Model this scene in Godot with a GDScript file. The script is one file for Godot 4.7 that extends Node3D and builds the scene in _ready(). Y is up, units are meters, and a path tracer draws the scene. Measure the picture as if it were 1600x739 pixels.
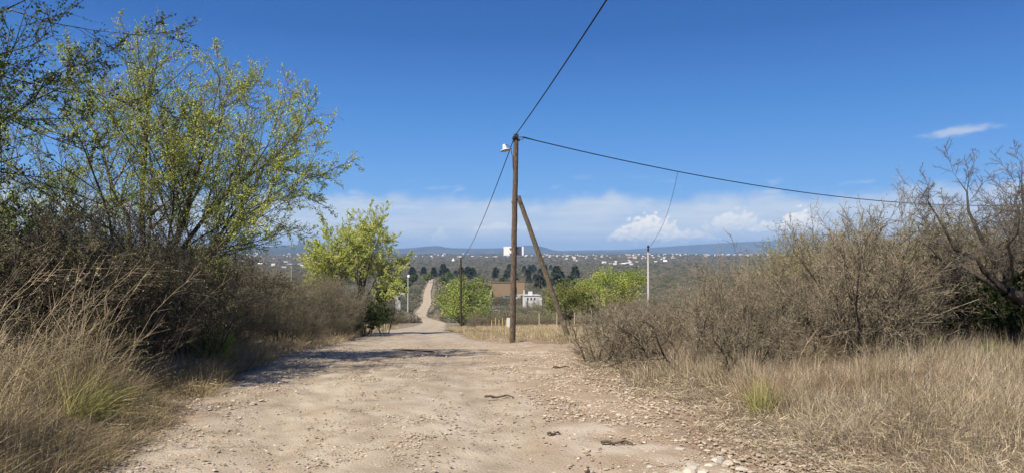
extends Node3D
# A dirt road running down from a low rise into a scrub valley: the eye stands at x = 0, z = 0, 1.6 m above the road,
# and looks along -z. "d" below is the distance ahead of it (d = -z).

# ------------------------------------------------------------------ mesh builder
class B:
	var v := PackedVector3Array()
	var n := PackedVector3Array()
	var c := PackedColorArray()
	var ix := PackedInt32Array()

	func tri(a: Vector3, b: Vector3, e: Vector3, col: Color) -> void:   # a, b, e counter-clockwise from outside
		var k := v.size()
		var nn := (b - a).cross(e - a).normalized()
		v.append(a); v.append(b); v.append(e)
		n.append(nn); n.append(nn); n.append(nn)
		c.append(col); c.append(col); c.append(col)
		ix.append(k); ix.append(k + 2); ix.append(k + 1)

	func quad(a: Vector3, b: Vector3, e: Vector3, f: Vector3, col: Color) -> void:
		var k := v.size()
		var nn := (b - a).cross(f - a).normalized()
		v.append(a); v.append(b); v.append(e); v.append(f)
		for i in 4:
			n.append(nn); c.append(col)
		ix.append(k); ix.append(k + 2); ix.append(k + 1)
		ix.append(k); ix.append(k + 3); ix.append(k + 2)

	func box(at: Vector3, size: Vector3, col: Color, turn := Basis.IDENTITY) -> void:
		var h := size * 0.5
		for ax in 3:
			for s in [-1.0, 1.0]:
				var w := Vector3.ZERO; w[ax] = s
				var p := Vector3.ZERO; p[(ax + 1) % 3] = 1.0
				var q := w.cross(p)
				var o := w * h
				p = p * h; q = q * h
				quad(at + turn * (o - p - q), at + turn * (o + p - q), at + turn * (o + p + q), at + turn * (o - p + q), col)

	func tube(pts: PackedVector3Array, r0: float, r1: float, sides: int, c0: Color, c1: Color) -> void:
		var m := pts.size()
		var t := (pts[1] - pts[0]).normalized()
		var u := t.cross(Vector3(0.31, 0.12, 0.94)).normalized()
		var k := v.size()
		for j in m:
			if j > 0 and j < m - 1:
				t = (pts[j + 1] - pts[j - 1]).normalized()
			elif j == m - 1:
				t = (pts[j] - pts[j - 1]).normalized()
			u = (u - t * u.dot(t)).normalized()
			var w := t.cross(u)
			var f := float(j) / (m - 1)
			var r := lerpf(r0, r1, f)
			var col := c0.lerp(c1, f)
			for i in sides:
				var a := TAU * i / sides
				var d := u * cos(a) + w * sin(a)
				v.append(pts[j] + d * r)
				n.append(d)
				c.append(col)
		for j in m - 1:
			for i in sides:
				var a0 := k + j * sides + i
				var b0 := k + j * sides + (i + 1) % sides
				ix.append(a0); ix.append(a0 + sides); ix.append(b0)
				ix.append(b0); ix.append(a0 + sides); ix.append(b0 + sides)

	func spike(a: Vector3, b: Vector3, r: float, col: Color) -> void:   # a pointed twig of three faces
		var t := (b - a).normalized()
		var u := t.cross(Vector3(0.31, 0.12, 0.94)).normalized()
		var w := t.cross(u)
		var k := v.size()
		for i in 3:
			var d := u * cos(TAU * i / 3.0) + w * sin(TAU * i / 3.0)
			v.append(a + d * r); n.append(d); c.append(col)
		v.append(b); n.append(t); c.append(col)
		for i in 3:
			ix.append(k + i); ix.append(k + 3); ix.append(k + (i + 1) % 3)

	func leaf(p: Vector3, along: Vector3, side: Vector3, col: Color) -> void:
		quad(p, p + along * 0.5 + side, p + along, p + along * 0.5 - side, col)

	func blade(pts: PackedVector3Array, wide: Vector3, col: Color, tip: Color) -> void:
		var m := pts.size()
		var k := v.size()
		var nn := (pts[1] - pts[0]).cross(wide).normalized()
		for j in m - 1:
			var f := float(j) / (m - 1)
			var w := wide * (1.0 - f * 0.75)
			v.append(pts[j] - w); v.append(pts[j] + w)
			var cc := col.lerp(tip, f)
			n.append(nn); n.append(nn); c.append(cc); c.append(cc)
		v.append(pts[m - 1]); n.append(nn); c.append(tip)
		for j in m - 2:
			var a := k + j * 2
			ix.append(a); ix.append(a + 1); ix.append(a + 2)
			ix.append(a + 1); ix.append(a + 3); ix.append(a + 2)
		var e := k + (m - 2) * 2
		ix.append(e); ix.append(e + 1); ix.append(e + 2)

	func lathe(at: Vector3, prof: Array, sides: int, col: Color, turn := Basis.IDENTITY) -> void:   # prof: [radius, height], upwards, outside face
		for j in prof.size() - 1:
			for i in sides:
				var a0 := TAU * i / sides
				var a1 := TAU * (i + 1) / sides
				var p0 := Vector3(cos(a0), 0, -sin(a0)); var p1 := Vector3(cos(a1), 0, -sin(a1))
				var r0: float = prof[j][0]; var r1: float = prof[j + 1][0]
				var y0 := Vector3(0, prof[j][1], 0); var y1 := Vector3(0, prof[j + 1][1], 0)
				quad(at + turn * (p0 * r0 + y0), at + turn * (p1 * r0 + y0), at + turn * (p1 * r1 + y1), at + turn * (p0 * r1 + y1), col)

	func mesh() -> ArrayMesh:
		var a := []
		a.resize(Mesh.ARRAY_MAX)
		a[Mesh.ARRAY_VERTEX] = v
		a[Mesh.ARRAY_NORMAL] = n
		a[Mesh.ARRAY_COLOR] = c
		a[Mesh.ARRAY_INDEX] = ix
		var m := ArrayMesh.new()
		m.add_surface_from_arrays(Mesh.PRIMITIVE_TRIANGLES, a)
		return m

# ------------------------------------------------------------------ naming and adding
var used := {}
var M := {}
var rng := RandomNumberGenerator.new()
var nz := FastNoiseLite.new()
var nz2 := FastNoiseLite.new()

func numbered(called: String) -> String:
	if not used.has(called):
		used[called] = 0
		return called
	used[called] += 1
	return "%s_%03d" % [called, used[called]]

func tag(o: Node3D, label: String, category: String, group := "", kind := "") -> Node3D:
	if label: o.set_meta("label", label)
	if category: o.set_meta("category", category)
	if group: o.set_meta("group", group)
	if kind: o.set_meta("kind", kind)
	return o

func thing(called: String, label: String, category: String, at := Vector3.ZERO, turn := 0.0, group := "") -> Node3D:
	var o := Node3D.new()
	o.name = numbered(called)
	add_child(o)
	o.position = at
	o.rotation.y = turn
	return tag(o, label, category, group)

func part(called: String, m: Mesh, mat: Material, parent: Node, stuff := false) -> MeshInstance3D:
	var o := MeshInstance3D.new()
	o.name = called if parent != self else numbered(called)
	o.mesh = m
	o.material_override = mat
	parent.add_child(o, true)
	if stuff: o.set_meta("kind", "stuff")
	return o

func copy(src: Node3D, called: String, at: Vector3, turn: float, size: Vector3, label: String, category: String, group := "") -> Node3D:
	var o: Node3D = src.duplicate()
	o.name = numbered(called)
	add_child(o)
	o.position = at
	o.rotation = Vector3(0, turn, 0)
	o.scale = size
	return tag(o, label, category, group)

func spread(called: String, m: Mesh, mat: Material, at: Array, tints: Array, label: String, category: String) -> void:
	var mm := MultiMesh.new()
	mm.transform_format = MultiMesh.TRANSFORM_3D
	mm.use_colors = tints.size() > 0
	mm.mesh = m
	mm.instance_count = at.size()
	for i in at.size():
		mm.set_instance_transform(i, at[i])
		if tints: mm.set_instance_color(i, tints[i])
	var o := MultiMeshInstance3D.new()
	o.name = numbered(called)
	o.multimesh = mm
	o.material_override = mat
	add_child(o)
	tag(o, label, category, "", "stuff")

func flat(called: String, rough: float, backlit := Color.BLACK) -> StandardMaterial3D:
	var m := StandardMaterial3D.new()
	m.resource_name = called
	m.vertex_color_use_as_albedo = true
	m.roughness = rough
	m.metallic_specular = 0.3
	if backlit != Color.BLACK:
		m.backlight_enabled = true
		m.backlight = backlit
	return m

# ------------------------------------------------------------------ the lie of the land
const FALL := [[-40.0, 0.0], [0.0, 0.0], [8.0, -0.02], [12.0, -0.2], [17.0, -0.72], [26.0, -1.65], [40.0, -2.95], [54.0, -4.35], [80.0, -6.75], [124.0, -10.6], [180.0, -15.1], [240.0, -18.6],
	[307.0, -20.4], [400.0, -21.0], [540.0, -21.6], [700.0, -23.5], [1000.0, -26.5], [1300.0, -27.0], [1600.0, -25.5], [2200.0, -19.0], [2800.0, -12.5], [3400.0, -6.5], [3900.0, -10.0], [5000.0, -40.0], [40000.0, -60.0]]
const LINE := [[-40.0, 5.0], [5.0, -0.66], [11.0, -1.6], [26.0, -3.6], [54.0, -7.3], [90.0, -10.3], [124.0, -13.6], [160.0, -19.2], [200.0, -25.8], [240.0, -30.6], [307.0, -36.8], [400.0, -47.6], [540.0, -62.0], [700.0, -80.0]]

func along(t: Array, d: float) -> float:
	var i := 0
	while i < t.size() - 2 and d > t[i + 1][0]:
		i += 1
	var x0: float = t[i][0]; var x1: float = t[i + 1][0]
	var y0: float = t[i][1]; var y1: float = t[i + 1][1]
	var m := (y1 - y0) / (x1 - x0)
	var ma := m; var mb := m
	if i > 0:
		ma = (m + (y0 - float(t[i - 1][1])) / (x0 - float(t[i - 1][0]))) * 0.5
	if i < t.size() - 2:
		mb = (m + (float(t[i + 2][1]) - y1) / (float(t[i + 2][0]) - x1)) * 0.5
	var f := clampf((d - x0) / (x1 - x0), 0.0, 1.0)
	var w := x1 - x0
	var f2 := f * f; var f3 := f2 * f
	return y0 * (2 * f3 - 3 * f2 + 1) + ma * w * (f3 - 2 * f2 + f) + y1 * (3 * f2 - 2 * f3) + mb * w * (f3 - f2)

func road_x(d: float) -> float:
	return along(LINE, clampf(d, -40.0, 700.0))

func land(x: float, d: float) -> float:
	var h := along(FALL, clampf(d, -40.0, 40000.0))
	var s := x - road_x(d) if d < 700.0 else x + 80.0
	var off := absf(s)
	if d < 90.0:
		var k := 1.0 - smoothstep(60.0, 90.0, d)
		h += k * (smoothstep(2.3, 4.4, -s) * 0.38 + smoothstep(2.6, 5.0, s) * 0.10 + smoothstep(5.0, 16.0, off) * 0.25)
		h += k * nz.get_noise_2d(x * 9.0, d * 9.0) * 0.09 * smoothstep(1.9, 3.2, off)
	if d > 60.0:
		var far := smoothstep(60.0, 400.0, d) * smoothstep(6.0, 40.0, off)
		h += far * nz.get_noise_2d(x * 0.16, d * 0.16) * 3.0
		if d > 500.0:
			h += smoothstep(500.0, 2500.0, d) * nz.get_noise_2d(x * 0.03 + 900.0, d * 0.03) * 9.0
	return h

func on(x: float, d: float, lift := 0.0) -> Vector3:
	return Vector3(x, land(x, d) + lift, -d)

# ------------------------------------------------------------------ plants
func limb(b: B, p: Vector3, dir: Vector3, length: float, n: int, r0: float, r1: float, sides: int, wig: float, up: float, c0: Color, c1: Color) -> PackedVector3Array:
	var pts := PackedVector3Array([p])
	var st := length / n
	for i in n:
		dir = (dir + Vector3(rng.randf_range(-wig, wig), rng.randf_range(-wig, wig) + up, rng.randf_range(-wig, wig))).normalized()
		p += dir * st
		pts.append(p)
	if b: b.tube(pts, r0, r1, sides, c0, c1)
	return pts

func split(dir: Vector3, ang: float) -> Vector3:
	var u := dir.cross(Vector3(rng.randfn(), rng.randfn(), rng.randfn())).normalized()
	return (dir * cos(ang) + u * sin(ang)).normalized()

func rv() -> Vector3:
	return Vector3(rng.randf_range(-1, 1), rng.randf_range(-1, 1), rng.randf_range(-1, 1))

# s: kids (per level), ang, ratio, wig, up, seg, bark0, bark1, twig (thickness), leaves (per twig), leaf (length), shades (leaf colours), mid/rad (crown shape or absent)
func ramify(wood: B, leaf: B, pts: PackedVector3Array, length: float, r0: float, r1: float, level: int, s: Dictionary) -> void:
	var kids: Array = s.kids
	var count := int(kids[level] * rng.randf_range(0.75, 1.25) + 0.5)
	var last := level == kids.size() - 1
	var lo: float = s.get("start", 0.25) if level == 0 else 0.12
	for k in count:
		var f := lo + (1.0 - lo) * (k + rng.randf()) / count
		var at := f * (pts.size() - 1)
		var i := mini(int(at), pts.size() - 2)
		var p := pts[i].lerp(pts[i + 1], at - i)
		var dir := (pts[i + 1] - pts[i]).normalized()
		var cd := split(dir, s.ang * rng.randf_range(0.6, 1.35))
		cd = (cd + s.get("pull", Vector3.ZERO) * 0.5 * level).normalized()
		var cl: float = length * s.ratio * (1.0 - 0.45 * f) * rng.randf_range(0.65, 1.25)
		if s.has("mid"):
			var e: Vector3 = (p + cd * cl - s.mid) / s.rad
			if e.length() > 1.0:
				cd = (cd - (p - s.mid).normalized() * 0.35).normalized()
				cl *= 0.6
		if p.y + cd.y * cl < s.get("floor", 0.05):
			cd.y = absf(cd.y) * 0.4
		var rr: float = maxf(minf(lerpf(r0, r1, f) * 0.5, cl * 0.0085), s.twig)
		var tone := rng.randf_range(0.5, 1.65)
		var c0: Color = s.bark0 * tone
		var c1: Color = s.bark1 * tone
		if not last:
			var q := limb(wood, p, cd, cl, 4 if level == 0 else 3, rr, maxf(rr * 0.35, s.twig), 4 if level == 0 else 3, s.wig, s.up, c0, c1)
			ramify(wood, leaf, q, cl, rr, rr * 0.35, level + 1, s)
		else:
			var mid2 := p + cd * cl * 0.5 + rv() * cl * 0.08
			var tip := p + (cd + Vector3(0, s.up, 0)).normalized() * cl + rv() * cl * 0.1
			wood.spike(p, mid2 + (tip - mid2) * 0.15, s.twig * 1.1, c1)
			wood.spike(mid2, tip, s.twig * 0.8, c1)
			if s.leaves > 0:
				var m: int = int(s.leaves * rng.randf_range(0.4, 1.6) * s.get("thin", 1.0))
				var sh: Array = s.shades
				var hue: Color = sh[rng.randi() % sh.size()]
				for j in m:
					var g := rng.randf_range(0.15, 1.05)
					var lp := p.lerp(mid2, g * 2.0) if g < 0.5 else mid2.lerp(tip, g * 2.0 - 1.0)
					var ll: float = s.leaf * rng.randf_range(0.6, 1.3)
					var ld := (cd * 0.6 + rv()).normalized()
					var side: Vector3 = ld.cross(rv()).normalized() * ll * s.get("broad", 0.22)
					leaf.leaf(lp, ld * ll, side, hue * rng.randf_range(0.75, 1.25))

func shrub_mesh(s: Dictionary, stems: int, tall: float, wide: float) -> Array:
	var w := B.new(); var l := B.new()
	for k in stems:
		var a := TAU * (k + rng.randf_range(-0.4, 0.4)) / stems
		var lean := rng.randf_range(0.15, 1.0) * wide
		var dir := Vector3(cos(a) * lean, tall, sin(a) * lean).normalized()
		var ln := tall * rng.randf_range(0.75, 1.1)
		var foot := Vector3(cos(a), 0, sin(a)) * rng.randf_range(0.02, 0.16) * wide + Vector3(0, -0.08, 0)
		var r: float = s.get("stem", 0.022) * rng.randf_range(0.7, 1.3)
		var pts := limb(w, foot, dir, ln, 7, r, r * 0.16, 5, s.wig, s.up, s.bark0, s.bark0.lerp(s.bark1, 0.45))
		ramify(w, l, pts, ln, r, r * 0.3, 0, s)
	return [w, l]

func plant(called: String, made: Array, label: String, category: String, at: Vector3, turn: float, group := "", names := ["branches", "leaves"]) -> Node3D:
	var t := thing(called, label, category, at, turn, group)
	part(names[0], made[0].mesh(), M.bark, t)
	if made[1].v.size() > 0:
		part(names[1], made[1].mesh(), M.leaf, t)
	return t

func tree_from(limbs: Array, s: Dictionary, foot: Vector3, thick: float) -> Array:   # limbs: [tip, thickness share]; a trunk is each limb's own stem from the foot
	var trunk := B.new(); var w := B.new(); var l := B.new()
	for q in limbs:
		var tip: Vector3 = q[0]
		var r: float = thick * q[1]
		var base := foot + Vector3(rng.randf_range(-1, 1), 0, rng.randf_range(-1, 1)) * thick * 1.2 + Vector3(0, -0.15, 0)
		var span := (tip - base).length()
		var pts := PackedVector3Array()
		var n := 10
		var bow := Vector3(rng.randf_range(-0.1, 0.1), 0.16, rng.randf_range(-0.1, 0.1)) * span
		for i in n + 1:
			var f := float(i) / n
			pts.append(base.lerp(tip, f) + bow * sin(f * PI) * 0.6 + rv() * span * 0.012 * float(i > 0))
		trunk.tube(pts, r, r * 0.1, 8, s.bark0, s.bark0.lerp(s.bark1, 0.6))
		ramify(w, l, pts, span, r, r * 0.18, 0, s)
	return [trunk, w, l]

# ------------------------------------------------------------------
func _ready() -> void:
	rng.seed = 20240
	nz.seed = 7; nz.frequency = 0.05; nz.fractal_octaves = 4
	nz2.seed = 21; nz2.frequency = 0.5; nz2.fractal_octaves = 3
	stage_light()
	materials()
	terrain()
	hills()
	line_posts()
	valley()
	trees()
	thickets()
	grass()
	rubble()

# ------------------------------------------------------------------ camera, sky, sun
func stage_light() -> void:
	var cam := Camera3D.new()
	cam.name = "camera"
	add_child(cam)
	cam.position = Vector3(0, 1.6, 0)
	cam.rotation_degrees = Vector3(1.32, 0, 0)
	cam.fov = 36.82
	cam.near = 0.05
	cam.far = 40000.0
	cam.current = true
	var e := Environment.new()
	e.background_mode = Environment.BG_SKY
	e.tonemap_mode = Environment.TONE_MAPPER_LINEAR
	e.tonemap_exposure = 1.62
	e.sdfgi_enabled = true
	e.ssao_enabled = true
	e.ssil_enabled = true
	e.fog_enabled = true
	e.fog_light_color = Color(0.66, 0.82, 1.0)
	e.fog_density = 0.00008
	var sm := PanoramaSkyMaterial.new()
	sm.panorama = ImageTexture.create_from_image(sky_picture())
	var sky := Sky.new()
	sky.sky_material = sm
	e.sky = sky
	e.background_energy_multiplier = 1.0 / 1.55      # the sky is as bright as the exposure needs
	var we := WorldEnvironment.new()
	we.name = "air"
	we.environment = e
	add_child(we)
	var sun := DirectionalLight3D.new()
	sun.name = "sun"
	add_child(sun)
	var high := deg_to_rad(45.0)
	var shade := Vector3(0.62, 0, -0.785).normalized()      # the way shadows fall
	sun.look_at_from_position(Vector3.ZERO, shade * cos(high) + Vector3(0, -sin(high), 0))
	sun.light_energy = 1.6
	sun.light_color = Color(1.0, 0.968, 0.91)
	sun.light_angular_distance = 0.53
	sun.shadow_enabled = true

func sky_picture() -> Image:
	var w := 4096; var h := 2048
	var im := Image.create(w, h, false, Image.FORMAT_RGBAF)
	var stops := [[0.0, Color8(168, 190, 222)], [1.5, Color8(160, 188, 226)], [3.0, Color8(140, 182, 232)], [5.0, Color8(118, 172, 232)], [8.0, Color8(98, 156, 224)], [12.0, Color8(78, 136, 209)], [17.0, Color8(58, 110, 184)], [24.0, Color8(46, 94, 166)], [40.0, Color8(38, 82, 152)], [91.0, Color8(34, 74, 142)]]
	var veil := FastNoiseLite.new(); veil.seed = 3; veil.frequency = 0.05; veil.fractal_octaves = 4
	var puff := FastNoiseLite.new(); puff.seed = 11; puff.frequency = 0.42; puff.fractal_octaves = 5
	# heaped clouds: azimuth, base height, half width, height, brightness (degrees)
	var heaps := [[11.0, 1.35, 2.9, 1.75, 1.0], [9.2, 1.2, 1.6, 0.9, 0.5], [13.6, 1.15, 2.6, 0.7, 0.7], [17.6, 2.0, 2.4, 1.25, 0.62], [22.2, 1.95, 1.7, 1.35, 1.0], [19.8, 1.75, 1.6, 0.7, 0.6], [-5.8, 1.2, 0.7, 0.9, 0.35], [-0.5, 1.9, 3.0, 0.5, 0.4],
		[44.0, 1.4, 3.5, 2.2, 0.9], [58.0, 1.6, 2.5, 1.6, 0.8], [83.0, 1.3, 4.0, 2.0, 0.9], [120.0, 1.5, 3.5, 1.8, 0.9], [150.0, 1.4, 3.0, 2.0, 0.8], [195.0, 1.4, 3.4, 1.9, 0.9], [240.0, 1.6, 3.0, 1.6, 0.8], [275.0, 1.4, 3.6, 2.0, 0.9], [312.0, 1.5, 2.6, 1.5, 0.7]]
	for y in h:
		var el := 90.0 - (y + 0.5) / h * 180.0
		var i := 0
		while i < stops.size() - 2 and el > stops[i + 1][0]:
			i += 1
		var f := clampf((el - stops[i][0]) / (stops[i + 1][0] - stops[i][0]), 0, 1)
		var base: Color = (stops[i][1] as Color).srgb_to_linear().lerp((stops[i + 1][1] as Color).srgb_to_linear(), f)
		if el < 0.0: base = Color(0.3, 0.29, 0.27)
		im.fill_rect(Rect2i(0, y, w, 1), base)
		if el < -0.1 or el > 13.0:
			continue
		var haze := Color8(206, 218, 232).srgb_to_linear()
		var lit := Color8(252, 249, 244).srgb_to_linear()
		var grey := Color8(176, 194, 222).srgb_to_linear()
		for x in w:
			var az := (x + 0.5) / w * 360.0
			var s := az - 360.0 if az > 180.0 else az
			var wrap := absf(absf(s) - 180.0)
			var nx := s if wrap > 6.0 else signf(s) * (180.0 - wrap)
			var c := base
			# the pale veil low over the horizon, with a ragged upper edge
			var edge := 4.5 + 0.9 * veil.get_noise_2d(nx * 1.6, 5.0) + 0.5 * veil.get_noise_2d(nx * 7.0, el * 9.0)
			var inside := smoothstep(edge + 0.35, edge - 1.0, el)
			if inside > 0.0:
				var d := 0.78 + 0.45 * veil.get_noise_2d(nx * 2.2 + 40.0, el * 9.0)
				c = c.lerp(haze, clampf(inside * d * smoothstep(-0.5, 2.2, el), 0.0, 0.92))
				var st := veil.get_noise_2d(nx * 2.5 + 90.0, el * 34.0)
				c = c.lerp(grey if st < 0 else haze, clampf(absf(st) - 0.08, 0.0, 0.5) * inside)
			# thin streaks above it
			if el > 3.4 and el < 6.6:
				var wisp := veil.get_noise_2d(nx * 4.0 - el * 5.0, el * 16.0 + 70.0) - 0.33
				if wisp > 0.0:
					c = c.lerp(haze, clampf(wisp * 1.6 * smoothstep(6.6, 4.6, el), 0, 0.45))
			# one long spindle cloud
			var sp := Vector2((s - 32.3) / 2.9, (el - 8.25 - 0.09 * (s - 32.3)) / 0.42).length() + 0.35 * puff.get_noise_2d(nx * 2.0, el * 6.0)
			if sp < 1.0:
				c = c.lerp(Color8(190, 203, 226).srgb_to_linear(), smoothstep(1.0, 0.2, sp) * 0.8)
			if el < 4.6:
				for q in heaps:
					var da: float = s - q[0]
					if da < -180.0: da += 360.0
					if absf(da) > q[2] * 1.5 or el < q[1] - 0.8 or el > q[1] + q[3] * 1.5: continue
					var u: float = da / q[2]
					var vv: float = (el - q[1]) / q[3]
					var lump := puff.get_noise_2d(nx * 3.0, el * 4.6)
					var shape := 1.0 - u * u * 0.9 - maxf(vv, 0.0) * 1.0 + lump * 0.75
					var bottom := smoothstep(-0.45, 0.1, vv + lump * 0.5)
					var a := smoothstep(0.08, 0.24, shape) * bottom
					if a > 0.0:
						var bright := clampf(0.62 + 0.5 * vv + 0.9 * (puff.get_noise_2d(nx * 3.0 + 0.25, el * 4.6 - 0.5) * -0.6 + lump * 0.5) - u * 0.12, 0.0, 1.0)
						c = c.lerp(grey.lerp(lit, bright), a * q[4])
			im.set_pixel(x, y, c)
	return im

# ------------------------------------------------------------------ materials
func noise_tex(sd: int, freq: float, lo: Color, hi: Color, cell := false, oct := 4) -> ImageTexture:
	var f := FastNoiseLite.new()
	f.seed = sd; f.frequency = freq; f.fractal_octaves = oct
	if cell:
		f.noise_type = FastNoiseLite.TYPE_CELLULAR
		f.cellular_return_type = FastNoiseLite.RETURN_DISTANCE
		f.fractal_type = FastNoiseLite.FRACTAL_FBM
	var g := f.get_seamless_image(1024, 1024)
	g.convert(Image.FORMAT_L8)
	var src := g.get_data()
	var lut := PackedByteArray()
	for i in 256:
		var cc := lo.lerp(hi, i / 255.0)
		lut.append(cc.r8); lut.append(cc.g8); lut.append(cc.b8)
	var out := PackedByteArray(); out.resize(1024 * 1024 * 3)
	for i in 1024 * 1024:
		var k := src[i] * 3
		out[i * 3] = lut[k]; out[i * 3 + 1] = lut[k + 1]; out[i * 3 + 2] = lut[k + 2]
	return ImageTexture.create_from_image(Image.create_from_data(1024, 1024, false, Image.FORMAT_RGB8, out))

func materials() -> void:
	M.bark = flat("bark", 0.92)
	M.leaf = flat("leaf", 0.6, Color(0.66, 0.7, 0.3))
	M.grass = flat("dry grass", 0.8, Color(0.3, 0.28, 0.2))
	M.paint = flat("painted", 0.7)
	M.far = flat("far growth", 0.95)
	var grit := noise_tex(5, 0.06, Color(0.74, 0.72, 0.70), Color(1, 1, 1), false, 5)
	var cells := noise_tex(9, 0.035, Color(0.05, 0.05, 0.05), Color(1, 1, 1), true, 3)
	M.road = flat("packed earth", 0.95)
	M.road.albedo_texture = grit
	M.road.uv1_triplanar = true
	M.road.uv1_world_triplanar = true
	M.road.uv1_scale = Vector3(1.05, 1.05, 1.05)
	M.road.heightmap_enabled = true
	M.road.heightmap_texture = cells
	M.road.heightmap_scale = 0.6
	M.road.heightmap_flip_texture = true
	M.soil = flat("bare soil", 0.97)
	M.soil.albedo_texture = grit
	M.soil.uv1_triplanar = true
	M.soil.uv1_world_triplanar = true
	M.soil.uv1_scale = Vector3(0.45, 0.45, 0.45)
	M.soil.heightmap_enabled = true
	M.soil.heightmap_texture = cells
	M.soil.heightmap_scale = 0.8
	M.dark_rock = StandardMaterial3D.new()
	M.dark_rock.albedo_color = Color(0.09, 0.075, 0.06).linear_to_srgb()
	M.dark_rock.roughness = 0.95
	M.stone = flat("stone", 0.9)
	M.stone.albedo_texture = grit
	M.stone.uv1_triplanar = true
	M.stone.uv1_scale = Vector3(6, 6, 6)
	var streak := noise_tex(31, 0.02, Color(0.22, 0.205, 0.19), Color(1, 1, 1), false, 5)
	M.timber = flat("weathered timber", 0.9)
	M.timber.albedo_texture = streak
	M.timber.uv1_triplanar = true
	M.timber.uv1_scale = Vector3(3.2, 0.22, 3.2)
	M.timber.heightmap_enabled = true
	M.timber.heightmap_texture = streak
	M.timber.heightmap_scale = 2.5
	M.wire = flat("cable", 0.55)
	M.metal = flat("enamel", 0.4)
	M.wall = flat("plaster", 0.9)
	M.wall.albedo_texture = grit
	M.wall.uv1_triplanar = true
	M.wall.uv1_scale = Vector3(0.2, 0.2, 0.2)

# ------------------------------------------------------------------ ground, road
func soil_tone(x: float, d: float) -> Color:
	var s := x - road_x(d)
	var a := nz.get_noise_2d(x * 6.0 + 50.0, d * 6.0)
	var b := nz.get_noise_2d(x * 1.3, d * 1.3 + 300.0)
	var c := Color(0.30, 0.225, 0.155).lerp(Color(0.33, 0.245, 0.17), clampf(0.5 + b, 0, 1))
	c = c.lerp(Color(0.22, 0.165, 0.11), clampf(a * 1.4 + 0.2, 0, 0.8))
	if s > 1.5 and d < 60.0:
		c = c.lerp(Color(0.40, 0.31, 0.22), clampf(0.35 + a * 1.5, 0, 0.8) * (1.0 - smoothstep(3.0, 5.0, s)))
	var bush := Color(0.11, 0.10, 0.08).lerp(Color(0.17, 0.145, 0.11), clampf(0.5 + nz.get_noise_2d(x * 0.35, d * 0.35) * 1.5, 0, 1))
	c = c.lerp(bush, smoothstep(70.0, 260.0, d))
	if d > 60.0 and d < 690.0:   # worn dry margins beside the far road
		c = c.lerp(Color(0.30, 0.25, 0.175), (1.0 - smoothstep(3.0, 7.0 + 3.0 * a, absf(s))) * 0.8)
	return c

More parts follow.
